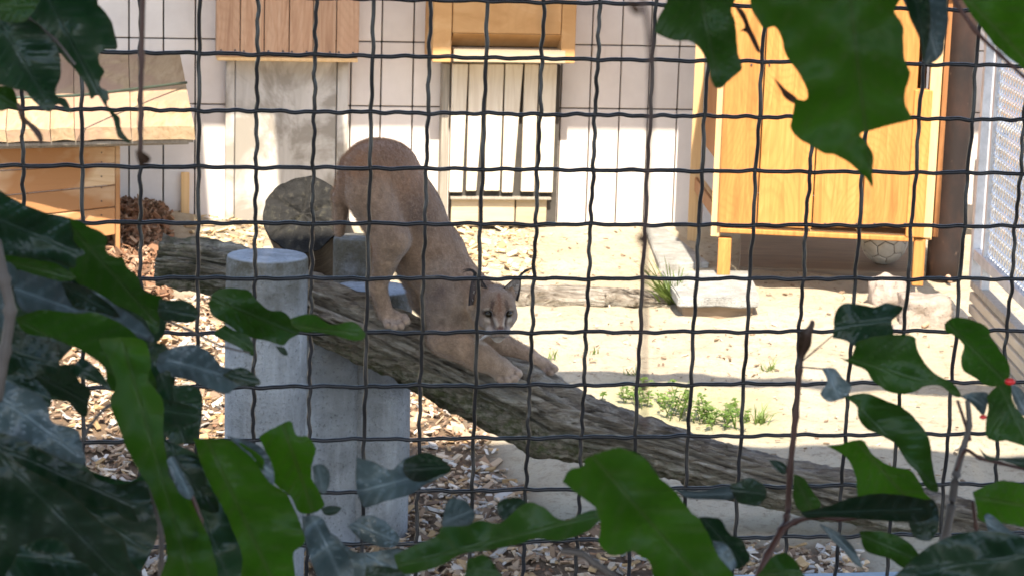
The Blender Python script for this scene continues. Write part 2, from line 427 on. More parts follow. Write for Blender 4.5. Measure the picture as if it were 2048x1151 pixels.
# viewers' side, unseen: dark bed and path added to cut bounce onto leaves
MAT['soil'] = plain('dark_planting_soil', (.028, .024, .018), .95, 0, 12, .5)
MAT['asphalt'] = plain('asphalt_path', (.05, .05, .05), .9, 0, 40, .3)
def sheet(name, x0, x1, y0, y1, z, mat, label):
    bm = bmesh.new(); bm.faces.new([bm.verts.new(p) for p in ((x0, y0, z), (x1, y0, z), (x1, y1, z), (x0, y1, z))]); tag(from_bm(name, bm, mat), label, kind='structure')
sheet('added_bed', -60, 60, .9, 3.9, .045, MAT['soil'], 'unseen dark soil bed added on the viewers side to cut bounce light')
sheet('path', -60, 60, -60, .9, .045, MAT['asphalt'], 'unseen asphalt path added behind the viewpoint to cut bounce light')
def litter(name, label, polys, n, size, cols, seed, lift=.012, tip=.36):
    rg = np.random.default_rng(seed); VV, FF, CC = [], [], []; base = 0; k = 0
    tot = [abs(sum(p[i][0] * p[(i + 1) % len(p)][1] - p[(i + 1) % len(p)][0] * p[i][1] for i in range(len(p)))) for p in polys]
    for pl, ar in zip(polys, tot):
        xs = [p[0] for p in pl]; ys = [p[1] for p in pl]; want = int(n * ar / sum(tot)); got = 0
        while got < want:
            x = rg.uniform(max(min(xs), -2.6), min(max(xs), 2.6), 4000); y = rg.uniform(max(min(ys), 4.9), max(ys), 4000)
            ok = inside(pl, x, y)
            for px_, py_ in zip(x[ok], y[ok]):
                L = size * min(2.1, max(.4, rg.lognormal(-.05, .42))); Wd = L * rg.uniform(.28, .6); T = L * rg.uniform(.08, .2)
                e = Matrix.Rotation(rg.uniform(0, 6.28), 3, 'Z') @ Matrix.Rotation(rg.normal(0, tip), 3, 'X') @ Matrix.Rotation(rg.normal(0, tip), 3, 'Y')
                tz = gzf(px_, py_) + rg.uniform(.0, lift) + .004
                j = rg.uniform(.55, 1.0, 8)
                for q, (a, b, c) in enumerate(((-1, -1, -1), (1, -1, -1), (1, 1, -1), (-1, 1, -1), (-1, -1, 1), (1, -1, 1), (1, 1, 1), (-1, 1, 1))):
                    p = e @ Vector((a * L * .5 * j[q], b * Wd * .5 * j[(q + 3) % 8], c * T * .5))
                    VV.append((p.x + px_, p.y + py_, p.z + tz))
                for f in ((3, 2, 1, 0), (4, 5, 6, 7), (0, 1, 5, 4), (1, 2, 6, 5), (2, 3, 7, 6), (3, 0, 4, 7)):
                    FF.append([base + i for i in f])
                c = np.array(cols[rg.integers(len(cols))]) * rg.uniform(.75, 1.2); CC += [c] * 8; base += 8; got += 1
                if got >= want: break
    me = mesh_np(name, np.array(VV), np.array(FF), np.clip(np.array(CC), 0, 1))
    return tag(from_me(name, me, MAT['chip']), label, kind='stuff')
BROWN = [(.22, .11, .06), (.30, .17, .10), (.15, .085, .05), (.38, .25, .16), (.26, .13, .07)]
PALE = [(.56, .43, .30), (.50, .355, .225), (.36, .25, .16), (.62, .54, .45), (.28, .18, .11), (.20, .13, .085), (.46, .42, .37), (.42, .27, .13)]
litter('wood_chips', 'pale wood chips strewn around the concrete posts', [CHIP_A], 15000, .030, PALE, 3)
litter('wood_crumbs', 'fine crumbs of bark between the wood chips', [CHIP_A], 7000, .011, BROWN[:3] + PALE[:3], 8, .016)
litter('bark_mulch', 'reddish brown bark mulch heaped by the hut', [CHIP_B], 6500, .032, BROWN, 4, .035, .8)
litter('leaf_litter', 'sunlit straw coloured litter by the wall', [CHIP_C, gpoly([(880, 452), (1060, 452), (1090, 560), (930, 545)])], 620, .032, [(.55, .42, .25), (.48, .33, .18), (.60, .50, .34)], 5)
litter('twig_bits', 'small crumbs of bark and stick on the sand', [gpoly([(1050, 470), (1330, 460), (1900, 640), (1960, 1050), (1300, 1000), (1000, 760)])], 900, .014, [(.30, .22, .14), (.20, .14, .09), (.5, .42, .32)], 6, .003)

# ------------------------------------------------------------------ animal house wall
A0, B0 = atZ(400, 447), atZ(1300, 450)
WF = Frame(A0, B0)
house = thing('animal_house', 'off white panelled animal house wall across the back of the enclosure', 'building', loc=WF.A)
lines = [-180, -110, -40, 29, 98, 166, 234][:0] or [-290, -222, -154, -86, -17, 52, 121, 190, 258, 327, 391, 455, 517, 579, 641, 703, 764, 828, 888, 948, 1008, 1067, 1126, 1185, 1245, 1303, 1361, 1420, 1478, 1536, 1594, 1652, 1710, 1768, 1826, 1884, 1942, 2000, 2058]
ss = [WF.sz(x, 60)[0] for x in lines]
z1 = WF.sz(700, 83)[1]; z2 = WF.sz(1150, 217)[1]; dz = z1 - z2
zs = [-.05, z2 - 1 * dz, z2, z1, z1 + dz, z1 + 2 * dz, z1 + 3.2 * dz]
hexa('wall_backing', WF.box(ss[0] - .1, ss[-1] + .1, -.2, zs[-1], -.16, -.02), MAT['wall_back'], house, 0)
g = .0032
for i in range(len(ss) - 1):
    for j in range(len(zs) - 1):
        o = random.uniform(-.0015, .0015)
        hexa('plank', WF.box(ss[i] + g, ss[i + 1] - g, zs[j] + (g if j else 0), zs[j + 1] - g * .8, -.018, .004 + o), MAT['wall'], house, .0025)
# roof overhang, plus unseen pieces added to cast the stepped shade
RZ = 2.45
REL = SUN_AZ - math.atan2(WF.t.y, WF.t.x)        # sun direction against the wall's normal
TAN = math.tan(SUN_EL) / math.cos(REL)
def over_for(px, py):                          # overhang length whose edge shades the wall down to that pixel
    s, z = WF.sz(px, py); return (RZ - z) / TAN / 1.0
ov = over_for(1200, 262)
hexa('roof_overhang', WF.box(ss[0] - .3, ss[-1] + 1.2, RZ, RZ + .06, -.3, ov), MAT['greypost'], house, 0)
s0, s1 = WF.sz(553, 300)[0], WF.sz(688, 300)[0]
sx = lambda s, px_z: s + (RZ - px_z) / math.tan(SUN_EL) * math.sin(REL)
hexa('shade_tab', WF.box(sx(s0, .3), sx(s1, .3), RZ - .002, RZ + .05, ov + .002, ov + .62), MAT['greypost'], house, 0)
sl = WF.sz(408, 350)[0]
hexa('shade_extension', WF.box(ss[0] - .3, sx(sl, .3), RZ - .002, RZ + .05, ov + .002, ov + .62), MAT['greypost'], house, 0)

# planked box high on the wall
pb = thing('plank_box', 'brown planked wooden box fixed high on the wall above the grey board', 'wooden box', loc=WF.P(0, 1.0))
xs = [432, 480, 528, 578, 626, 672, 718]
for i in range(6):
    a, zb = WF.sz(xs[i], 113, .2); b, _ = WF.sz(xs[i + 1], 113, .2)
    hexa('plank', WF.box(a + .002, b - .002, zb, zb + .75, .18, .2 + random.uniform(0, .003)), MAT['box_wood'], pb, .002)
a, zb = WF.sz(432, 113, .2); b, _ = WF.sz(718, 113, .2)
hexa('bottom_board', WF.box(a + .004, b - .004, zb - .018, zb - .001, .012, .196), MAT['cabinet_pale'], pb, .002)
for s_ in (a + .004, b - .022):
    hexa('side_board', WF.box(s_, s_ + .018, zb + .001, zb + .75, .012, .177), MAT['box_wood'], pb, .002)
bm = bmesh.new()
for x, y in ((442, 101), (470, 101), (488, 103), (537, 103), (566, 103), (584, 104), (613, 104), (632, 104), (660, 105), (678, 105), (706, 106)):
    s, z = WF.sz(x, y, .205); add_hexa(bm, WF.box(s - .004, s + .004, z - .004, z + .004, .198, .2055))
from_bm('nail_heads', bm, MAT['nail'], pb)['kind'] = 'stuff'

# grey board below it
gb = thing('grey_board', 'tall weathered grey board standing against the wall below the plank box', 'board', loc=WF.P(0, 0))
def wall_board(par, name, x0, x1, yt, yb, o0, o1, mat, bev=.003):
    a, zt = WF.sz(x0, yt, o1); b, _ = WF.sz(x1, yt, o1); zb = WF.sz((x0 + x1) / 2, yb, o1)[1]
    return hexa(name, WF.box(a, b, zb, zt, o0, o1), mat, par, bev)
wall_board(gb, 'board', 452, 470, 116, 446, .012, .05, MAT['greyboard'])
wall_board(gb, 'board', 471.5, 674, 117, 446, .012, .054, MAT['greyboard'])
wall_board(gb, 'board', 676, 698, 118, 446, .012, .062, MAT['greyboard'])
lb = thing('lit_slat', 'narrow pale slat on the wall left of the grey board, partly standing for a lit wall sliver', 'board', loc=WF.P(0, 0))  # pale tone stands for a board plus a lit sliver of wall
wall_board(lb, 'slat', 362, 379, 345, 474, .02, .04, MAT['cabinet_pale'])
# wide vertical strip boards on the wall between planks
# plywood box and door
pbx = thing('plywood_box', 'orange plywood box with a stepped lower edge above the plank door', 'wooden box', loc=WF.P(0, 1.0))
def wb2(par, name, x0, x1, y0, y1, o0, o1, mat, bev=.003, ztop=None):
    a, zt = WF.sz(x0, y0, o1); b, _ = WF.sz(x1, y0, o1); zb = WF.sz((x0 + x1) / 2, y1, o1)[1]
    return hexa(name, WF.box(a, b, zb, ztop if ztop else zt, o0, o1), mat, par, bev)
zt = WF.sz(1000, -140, .3)[1]
wb2(pbx, 'side_board', 868, 905, 0, 125, .012, .3, MAT['ply'], ztop=zt)
wb2(pbx, 'side_board', 1126, 1154, 0, 127, .012, .3, MAT['ply'], ztop=zt)
wb2(pbx, 'front_board', 906.5, 1124.5, 0, 68, .14, .296, MAT['ply'], ztop=zt)
a, za = WF.sz(906.5, 96, .3); b, _ = WF.sz(1124.5, 96, .3); z68 = WF.sz(1015, 68, .296)[1]
hexa('lower_board', [WF.P(a, za, .17), WF.P(b, za, .17), WF.P(b, za, .2), WF.P(a, za, .2), WF.P(a, z68 - .002, .262), WF.P(b, z68 - .002, .262), WF.P(b, z68 - .002, .294), WF.P(a, z68 - .002, .294)], MAT['ply'], pbx, .002)
wb2(pbx, 'ledge', 908, 1132, 98, 126, .06, .302, MAT['kick'])
pd = thing('plank_door', 'cream plank door with rotted lower edges under the plywood box', 'door', loc=WF.P(0, 0))
dx = [904, 938, 974, 1010, 1048, 1080, 1116]
for i in range(6):
    a, zt_ = WF.sz(dx[i], 128, .11); b, _ = WF.sz(dx[i + 1], 128, .11)
    zb = WF.sz((dx[i] + dx[i + 1]) / 2, 383 + random.uniform(-2, 3), .11)[1]; w = random.uniform(.002, .005)
    nb = (.012, .030, .004, .030, .003, .002)[i]
    q = [(a + w, zb), (b - w - nb, zb), (b - w, zt_), (a + w, zt_)]
    hexa('plank', WF.quadbox(q, .085, .11 + random.uniform(0, .004)), MAT['door'], pd, .003)
a, z_ = WF.sz(904, 384, .08); b, _ = WF.sz(1114, 384, .08)
hexa('backing', WF.box(a, b, .0, WF.sz(1000, 130, .08)[1], .012, .07), MAT['wall_back'], pd, 0)
hexa('sill', WF.box(a - .01, b - .03, z_ - .030, z_ - .018, .071, .112), MAT['greypost'], pd, .002)
for x0, x1 in ((903, 958), (960, 1030), (1033, 1094)):
    wb2(pd, 'kick_board', x0, x1, 393, 452, .071, .082, MAT['kick'])
gpz = thing('grey_post', 'slim weathered post beside the plank door', 'post', loc=WF.P(0, 0))
wb2(gpz, 'post', 886, 901, 127, 455, .012, .09, MAT['greypost'])

# ------------------------------------------------------------------ left hut with sloping plank roof
hut = thing('wooden_hut', 'low wooden hut with a sloping plank roof at the left end of the wall', 'hut', loc=(-1.8, 9.6, 0))
fl, fr = atY(-60, 262, 9.25), atY(389, 252, 9.25)
bl, br_ = atY(-60, 104, 10.2), atY(361, 108, 10.2)
div = [-60, 12, 101, 150, 264, 392]
tops = [-60, 22, 104, 147, 257, 361]
sag = [0, .004, .010, .006, .008, .016]
for i in range(5):
    f0, f1 = fl.lerp(fr, (div[i] + 60) / 452), fl.lerp(fr, (div[i + 1] + 60) / 452)
    b0, b1 = bl.lerp(br_, (tops[i] + 60) / 421), bl.lerp(br_, (tops[i + 1] + 60) / 421)
    nrm = (f1 - f0).cross(b0 - f0).normalized(); nrm = nrm if nrm.z > 0 else -nrm
    gap = (f1 - f0).normalized() * .0014; th = nrm * (.050 + .004 * (i == 4)); dn = Vector((0, 0, random.uniform(-.003, .003)))
    # slightly bowed board made of strips along the slope
    bm = bmesh.new(); nseg, nw = 10, 5; c0 = (f0 + f1 + b0 + b1) / 4
    top, bot = [], []
    for a_ in range(nseg + 1):
        rt, rb = [], []
        for w_ in range(nw + 1):
            u = a_ / nseg; v = w_ / nw
            p = (f0 + gap).lerp(b0 + gap, u).lerp((f1 - gap).lerp(b1 - gap, u), v) + dn
            bow = nrm * (.005 * (1 - (2 * v - 1) ** 2) + .003 * noise.noise(Vector((u * 6, v * 3, i * 5))))
            jag = (f0 - b0).normalized() * (.006 * noise.noise(Vector((v * 4 + i * 3, i, 0))) if a_ == 0 else 0)
            rt.append(bm.verts.new(p + bow + jag - c0)); rb.append(bm.verts.new(p + bow + jag - th - c0))
        top.append(rt); bot.append(rb)
    for a_ in range(nseg):
        for w_ in range(nw):
            bm.faces.new((top[a_][w_], top[a_][w_ + 1], top[a_ + 1][w_ + 1], top[a_ + 1][w_]))
            bm.faces.new((bot[a_][w_], bot[a_ + 1][w_], bot[a_ + 1][w_ + 1], bot[a_][w_ + 1]))
        for w_, s_ in ((0, 1), (nw, -1)):
            bm.faces.new([top[a_][w_], top[a_ + 1][w_], bot[a_ + 1][w_], bot[a_][w_]][::s_])
    for w_ in range(nw):
        bm.faces.new((top[0][w_], bot[0][w_], bot[0][w_ + 1], top[0][w_ + 1])); bm.faces.new((top[-1][w_], top[-1][w_ + 1], bot[-1][w_ + 1], bot[-1][w_]))
    bmesh.ops.recalc_face_normals(bm, faces=bm.faces)
    from_bm('plank', bm, MAT['roof_plank'], hut, False, c0 - Vector(hut.location))
_n = (fr - fl).cross(bl - fl).normalized(); _n = _n if _n.z > 0 else -_n
_q = [fl.lerp(bl, .012), fr.lerp(br_, .012).lerp(fl, .01), br_.lerp(bl, .01), bl]
hexa('light_stop_sheet', [p - _n * .072 for p in _q] + [p - _n * .060 for p in _q], MAT['greypost'], hut, 0)  # unseen sheet added to stop sun leaking between the roof planks
HF = Frame(atY(-60, 300, 9.42), atY(232, 300, 9.55))
q0 = [HF.sz(-60, y)[1] for y in (296, 346, 398, 446, 520)]; sA = HF.sz(-60, 300)[0]; sB = HF.sz(230, 300)[0]
zz = [HF.sz(230, y)[1] for y in (292, 326, 370, 414, 470)]
for i in range(4):
    zl0, zl1 = q0[i + 1], q0[i]; zr0, zr1 = zz[i + 1], zz[i]
    hexa('board', HF.quadbox([(sA, zl0 + .002), (sB, zr0 + .002), (sB, zr1 - .002), (sA, zl1 - .002)], -.022, random.uniform(0, .003)), MAT['hut'], hut, .003)
hexa('side_board', HF.box(sB + .002, sB + .02, -.02, zz[0], -.55, -.001), MAT['hut'], hut, .002)
a = HF.sz(-60, 285, .12); b = HF.sz(378, 285, .12)
hexa('fascia', [HF.P(a[0], HF.sz(-60, 300, .12)[1], .09), HF.P(b[0], HF.sz(378, 289, .12)[1], .09), HF.P(b[0], HF.sz(378, 289, .12)[1], .12), HF.P(a[0], HF.sz(-60, 300, .12)[1], .12),
     HF.P(a[0], HF.sz(-60, 281, .12)[1], .09), HF.P(b[0], HF.sz(378, 276, .12)[1], .09), HF.P(b[0], HF.sz(378, 276, .12)[1], .12), HF.P(a[0], HF.sz(-60, 281, .12)[1], .12)], MAT['greypost'], hut, .002)
bm = bmesh.new()
for y in (305, 324, 353, 375, 402, 430):
    s, z = HF.sz(203, y); add_hexa(bm, HF.box(s - .0025, s + .0025, z - .0025, z + .0025, .0, .005))
from_bm('nail_heads', bm, MAT['nail'], hut)['kind'] = 'stuff'
cpts = [atY(-80, 214, 9.0), atY(60, 209, 9.05), atY(160, 205, 9.15), atY(265, 193, 9.45), atY(374, 179, 9.75)]
tag(from_bm('cable', tube([Vector(p) for p in spline([tuple(c + Vector((0, -.02, .03))) for c in cpts], 6)], [.006] * 25, 6), MAT['cable'], smooth=True), 'dark green cable lying across the hut roof', 'cable')

# ------------------------------------------------------------------ pine cabinet on legs
SLAB_Z = .07
FLp, FRp = atZ(1438, 552, SLAB_Z), atZ(1866, 574, 0.0)
CF = Frame(FLp, FLp + Vector((math.cos(R(6)), -math.sin(R(6)), 0)))
cab = thing('pine_cabinet', 'orange pine cabinet on short legs at the right end of the wall', 'cabinet', loc=CF.A)
def cb(name, x0, x1, y0, y1, o0, o1, mat, bev=.003, ztop=None, par=cab):
    a, zt = CF.sz(x0, y0, o1); b, _ = CF.sz(x1, y0, o1); zb = CF.sz((x0 + x1) / 2, y1, o1)[1]
    return hexa(name, CF.box(a, b, zb, ztop if ztop is not None else zt, o0, o1), mat, par, bev)
CT = 1.35
cx_ = [1441, 1521, 1632, 1731, 1828]
for i in range(4):
    cb('plank', cx_[i] + 1.3, cx_[i + 1] - 1.3, 300, 455, -.022, random.uniform(0, .003), MAT['cabinet'], .002, CT)
cb('bottom_rail', 1440, 1829, 456, 475, -.022, .008, MAT['cabinet'])
cb('corner_post', 1829.5, 1866, 180, 476, -.05, .012, MAT['cabinet'], .003)
cb('corner_post', 1867, 1890, 60, 478, -.09, .004, MAT['cabinet_pale'], .003, CT)
aL = CF.sz(1441, 400)[0]; aR = CF.sz(1890, 400)[0]; zB = CF.sz(1600, 470)[1]
DEP = .95
hexa('side_panel', CF.box(aR - .03, aR - .01, zB, CT, -DEP, -.1), MAT['cabinet_side'], cab, .002)
hexa('back_panel', CF.box(aL + .12, aR - .04, zB + .02, CT, -DEP, -DEP + .02), MAT['cabinet_side'], cab, .002)
hexa('floor_board', CF.box(aL + .12, aR - .04, zB, zB + .018, -DEP + .03, -.03), MAT['cabinet_pale'], cab, .002)
hexa('top_board', CF.box(aL - .04, aR + .03, CT + .002, CT + .03, -DEP - .05, .05), MAT['cabinet_pale'], cab, .002)
cb('corner_post', 1437, 1456.5, 130, 474, -.06, -.0235, MAT['cabinet_pale'], .002, CT)
cb('leg', 1437, 1463, 476, 551, -.055, -.002, MAT['cabinet'])
cb('leg', 1829, 1852, 478, 572, -.055, -.002, MAT['cabinet'])
bm = bmesh.new()
for i in range(4):
    for x in (cx_[i] + 18, cx_[i + 1] - 18):
        for y in (448, 130):
            s, z = CF.sz(x, y, .004); add_hexa(bm, CF.box(s - .0035, s + .0035, z - .0035, z + .0035, .0, .0055))
from_bm('screw_heads', bm, MAT['nail'], cab)['kind'] = 'stuff'
# rear left post, leaning brace
rl = atZ(1384, 487, 0.0)
so = (rl - CF.A).dot(CF.t); oo = (rl - CF.A).dot(CF.n)
hexa('rear_post', CF.box(so - .022, so + .022, 0, CT, oo - .02, oo + .02), MAT['cabinet_pale'], cab, .002)
hexa('side_panel', [CF.P(so + .03, zB + .2, oo + .03), CF.P(aL + .03, zB + .2, -.07), CF.P(aL + .05, zB + .2, -.07), CF.P(so + .05, zB + .2, oo + .03),
     CF.P(so + .03, CT, oo + .03), CF.P(aL + .03, CT, -.07), CF.P(aL + .05, CT, -.07), CF.P(so + .05, CT, oo + .03)], MAT['cabinet_side'], cab, .002)
p0 = CF.P(so + .012, CF.sz(1388, 352, oo)[1], oo + .03); p1 = CF.P(.012, CF.sz(1432, 428, -.08)[1], -.08)
dn = Vector((0, 0, -.065)); tt = CF.t * .022
hexa('brace', [p0 + dn, p0 + dn + tt, p1 + dn + tt, p1 + dn, p0, p0 + tt, p1 + tt, p1], MAT['cabinet_pale'], cab, .002)
hexa('side_rail', [CF.P(so, zB - .01, oo + .03), CF.P(so + .022, zB - .01, oo + .03), CF.P(.022, zB - .01, -.062), CF.P(0, zB - .01, -.062),
     CF.P(so, zB + .05, oo + .03), CF.P(so + .022, zB + .05, oo + .03), CF.P(.022, zB + .05, -.062), CF.P(0, zB + .05, -.062)], MAT['cabinet_side'], cab, .002)

# flat brown board lying under the cabinet, ball on it
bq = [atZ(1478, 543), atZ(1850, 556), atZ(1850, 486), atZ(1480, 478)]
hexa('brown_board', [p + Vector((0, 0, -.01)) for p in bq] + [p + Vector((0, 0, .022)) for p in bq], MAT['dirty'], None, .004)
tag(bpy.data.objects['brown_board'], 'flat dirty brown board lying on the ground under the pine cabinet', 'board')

def make_ball(c, r):
    t = thing('football', 'worn off white football lying under the pine cabinet', 'ball', loc=c)
    bm = bmesh.new(); bmesh.ops.create_icosphere(bm, subdivisions=1, radius=1.0)
    vs = [v.co.normalized() for v in bm.verts]; ed = [(e.verts[0].index, e.verts[1].index) for e in bm.edges]; fs = [[v.index for v in f.verts] for f in bm.faces]; bm.free()
    rot = Matrix.Rotation(.5, 3, 'X') @ Matrix.Rotation(.35, 3, 'Y') @ Matrix.Rotation(.2, 3, 'Z')
    P = {}
    for a, b in ed:
        P[(a, b)] = vs[a].lerp(vs[b], 1 / 3); P[(b, a)] = vs[b].lerp(vs[a], 1 / 3)
    polys = []
    for i in range(len(vs)):
        nb = [b if a == i else a for a, b in ed if i in (a, b)]
        ax = vs[i]; e1 = (vs[nb[0]] - ax * vs[nb[0]].dot(ax)).normalized(); e2 = ax.cross(e1)
        nb.sort(key=lambda k: math.atan2(vs[k].dot(e2), vs[k].dot(e1)))
        polys.append([P[(i, k)] for k in nb])
    for f in fs:
        a, b, c_ = f; polys.append([P[(a, b)], P[(b, a)], P[(b, c_)], P[(c_, b)], P[(c_, a)], P[(a, c_)]])
    for pl in polys:
        cen = sum(pl, Vector()) / len(pl); bm = bmesh.new(); n = len(pl); rings = []
        for f, h in ((.0, 1.0), (.45, 1.0), (.8, .999), (.93, .992), (.95, .96)):
            rings.append([bm.verts.new(rot @ (cen.lerp(pl[i].lerp(pl[(i + 1) % n], j / 3), f).normalized() * r * h)) for i in range(n) for j in range(3)] if f else [bm.verts.new(rot @ (cen.normalized() * r))])
        k = 3 * n
        for i in range(k): bm.faces.new((rings[0][0], rings[1][i], rings[1][(i + 1) % k]))
        for q in range(1, 4):
            for i in range(k): bm.faces.new((rings[q][i], rings[q + 1][i], rings[q + 1][(i + 1) % k], rings[q][(i + 1) % k]))
        bmesh.ops.recalc_face_normals(bm, faces=bm.faces)
        from_bm('panel', bm, MAT['ball'], t, True, (0, 0, 0))
    bm = bmesh.new(); bmesh.ops.create_uvsphere(bm, u_segments=32, v_segments=20, radius=r * .975); from_bm('bladder', bm, MAT['seam'], t, True, (0, 0, 0))
bc = atZ(1769, 532, .022); make_ball(bc + Vector((0, .05, .099)), .099)

# ------------------------------------------------------------------ slab, stones, sleeper
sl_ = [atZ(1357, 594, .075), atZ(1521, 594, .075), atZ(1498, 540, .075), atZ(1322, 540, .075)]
dc = sum(sl_, Vector()) / 4; hexa('slab_gap_shade', [dc + (p - dc) * .86 + Vector((0, 0, -.1)) for p in sl_] + [dc + (p - dc) * .86 + Vector((0, 0, -.041)) for p in sl_], MAT['dirty'], None, .004)  # dark block put in for the shaded gap below the slab
tag(bpy.data.objects['slab_gap_shade'], 'dark recessed block standing in for the shaded gap under the concrete slab', 'shade block')
bm = bmesh.new(); cc = sum(sl_, Vector()) / 4
add_hexa(bm, [p - cc + Vector((0, 0, -.04)) for p in sl_] + [p - cc for p in sl_])
bmesh.ops.recalc_face_normals(bm, faces=bm.faces); bmesh.ops.bevel(bm, geom=list(bm.edges), offset=.006, segments=2, affect='EDGES')
bmesh.ops.subdivide_edges(bm, edges=list(bm.edges), cuts=3, use_grid_fill=True)
for v in bm.verts: v.co += Vector((noise.noise(v.co * 14), noise.noise(v.co * 14 + Vector((5, 0, 0))), noise.noise(v.co * 14 + Vector((0, 7, 0))))) * .006
tag(from_bm('concrete_slab', bm, MAT['slab'], None, False, cc), 'pale concrete slab under the left front leg of the cabinet', 'slab')
def rock(name, label, c, sx_, sy_, sz_, seed, mat, boxy=0.0, rz=0):
    bm = bmesh.new(); bmesh.ops.create_icosphere(bm, subdivisions=4, radius=1.0)
    for v in bm.verts:
        p = v.co.copy(); q = p / max(abs(p.x), abs(p.y), abs(p.z)); p = p.lerp(q, boxy)
        f = 1 + .22 * noise.noise(v.co * 1.3 + Vector((seed, 0, 0))) + .08 * noise.noise(v.co * 4 + Vector((seed, 3, 0))) + .03 * noise.noise(v.co * 11 + Vector((seed, 3, 0)))
        v.co = Vector((p.x * sx_, p.y * sy_, p.z * sz_)) * f
    o = from_bm(name, bm, mat, None, True, c); o.rotation_euler.z = rz
    return tag(o, label, 'stone')
rock('stone', 'pale rounded stone in front of the cabinet right leg', gp(1780, 618) + Vector((0, .1, .04)), .075, .09, .075, 1, MAT['stone'], .3)
rock('stone', 'square cut tan stone between the cabinet leg and the rusty column', gp(1856, 655) + Vector((0, .1, .035)), .092, .1, .066, 5, MAT['stone'], .82, .1)
rock('stone', 'small pale stone under the leaves in front of the cabinet', gp(1800, 668) + Vector((0, .03, .012)), .035, .03, .02, 9, MAT['stone'], .3)

def log_mesh(pts, rads, nt_, nr, seed, amp=1.0, oval=1.0, mossfn=None, endr=True):
    C = [Vector(p) for p in pts]; L = [0]
    for i in range(1, len(C)): L.append(L[-1] + (C[i] - C[i - 1]).length)
    V, Fc, T = [], [], []
    for i in range(nt_):
        s = L[-1] * i / (nt_ - 1); k = max(j for j in range(len(L) - 1) if L[j] <= s + 1e-9); t = (s - L[k]) / max(L[k + 1] - L[k], 1e-9)
        p = C[k].lerp(C[k + 1], t); r = rads[k] * (1 - t) + rads[k + 1] * t
        d = (C[min(k + 2, len(C) - 1)] - C[max(k - 1, 0)]).normalized()
        a = d.cross(Vector((0, 0, 1))).normalized(); b = a.cross(d).normalized()
        for j in range(nr):
            th = 2 * math.pi * j / nr; ca, sa = math.cos(th), math.sin(th)
            u = Vector((ca * 2.2, sa * 2.2, s * 2.0 + seed)); low = noise.noise(u)
            tw = th + s * .35
            ridge = noise.fractal(Vector((math.cos(tw) * 6, math.sin(tw) * 6, s * 2.6 + seed)), .8, 2.0, 5)
            fine_ = noise.fractal(Vector((ca * 16, sa * 16, s * 22 + seed)), .8, 2.0, 3)
            crack = -max(0, .08 - abs(noise.noise(Vector((math.cos(tw) * 3.1, math.sin(tw) * 3.1, s * .8 + seed * 2))))) * .16 - max(0, .05 - abs(noise.noise(Vector((math.cos(tw) * 7.5, math.sin(tw) * 7.5, s * 1.7 + seed * 5))))) * .16
            rr = r * (1 + .13 * low) + amp * (.015 * ridge + .006 * fine_ + crack * 1.5)
            V.append(p + (a * ca * oval + b * sa) * rr)
            T.append((s, sa, ca, min(1, max(0, -crack * 70 - .12 * ridge))))
    for i in range(nt_ - 1):
        for j in range(nr):
            Fc.append((i * nr + j, i * nr + (j + 1) % nr, (i + 1) * nr + (j + 1) % nr, (i + 1) * nr + j))
    n0 = len(V)
    for e, i in ((0, 0), (1, nt_ - 1)):
        cidx = len(V); V.append(sum((V[i * nr + j] for j in range(nr)), Vector()) / nr); T.append((T[i * nr][0], 0, 0, .3))
        for j in range(nr):
            f = (cidx, i * nr + (j + 1) % nr, i * nr + j) if e == 0 else (cidx, i * nr + j, i * nr + (j + 1) % nr); Fc.append(f)
    cols = np.array([(*mossfn(*t[:3])[:2], t[3]) for t in T])
    return mesh_np('log', np.array([tuple(v) for v in V]), Fc, cols)
# half buried sleeper log in the sand
sp = [gp(1020, 606), gp(1110, 607), gp(1200, 609), gp(1290, 612), gp(1355, 614)]
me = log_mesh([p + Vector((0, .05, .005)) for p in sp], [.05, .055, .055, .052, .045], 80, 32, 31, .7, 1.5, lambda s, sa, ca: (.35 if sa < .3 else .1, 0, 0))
tag(from_me('sunken_log', me, MAT['bark'], None, True), 'weathered log half buried in the sand left of the slab', 'log')

# ------------------------------------------------------------------ concrete posts and stump
def post(px, d, ytop, r, label, zb=-.2, mossy=.35):
    c = atY(px, ytop, d); H = c.z; bm = bmesh.new(); n = 40; rings = []
    prof = [(r, zb - .02)] + [(r, zb + (H - .012 - zb) * k / 14) for k in range(1, 15)] + [(r * .985, H - .004), (r * .95, H)] + [(r * f, H + .001 * k) for k, f in enumerate((.75, .5, .25))]
    for rr, z in prof:
        rings.append([bm.verts.new(Vector((math.cos(2 * math.pi * k / n) * rr, math.sin(2 * math.pi * k / n) * rr, z)) * 1.0) for k in range(n)])
    for v in bm.verts: v.co += Vector((v.co.x, v.co.y, 0)).normalized() * .0025 * noise.noise(v.co * 9 + Vector((px, 0, 0))) if (abs(v.co.x) + abs(v.co.y)) > 1e-5 else Vector()
    for i in range(len(rings) - 1):
        for k in range(n): bm.faces.new((rings[i][k], rings[i][(k + 1) % n], rings[i + 1][(k + 1) % n], rings[i + 1][k]))
    bm.faces.new(rings[-1]); me = bpy.data.meshes.new('concrete_post'); bm.to_mesh(me); bm.free()
    at = me.color_attributes.new('moss', 'FLOAT_COLOR', 'POINT')
    for i, v in enumerate(me.vertices):
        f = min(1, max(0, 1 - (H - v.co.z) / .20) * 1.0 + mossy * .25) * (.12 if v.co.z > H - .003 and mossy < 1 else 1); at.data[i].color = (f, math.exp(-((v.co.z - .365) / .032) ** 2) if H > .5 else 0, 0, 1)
    o = from_me('concrete_post', me, MAT['post'], None, True, (c.x, c.y, 0)); return tag(o, label, 'post', 'concrete posts under the log')
eq = [gp(1288, 468), gp(1324, 462), gp(1418, 538), gp(1318, 541)]
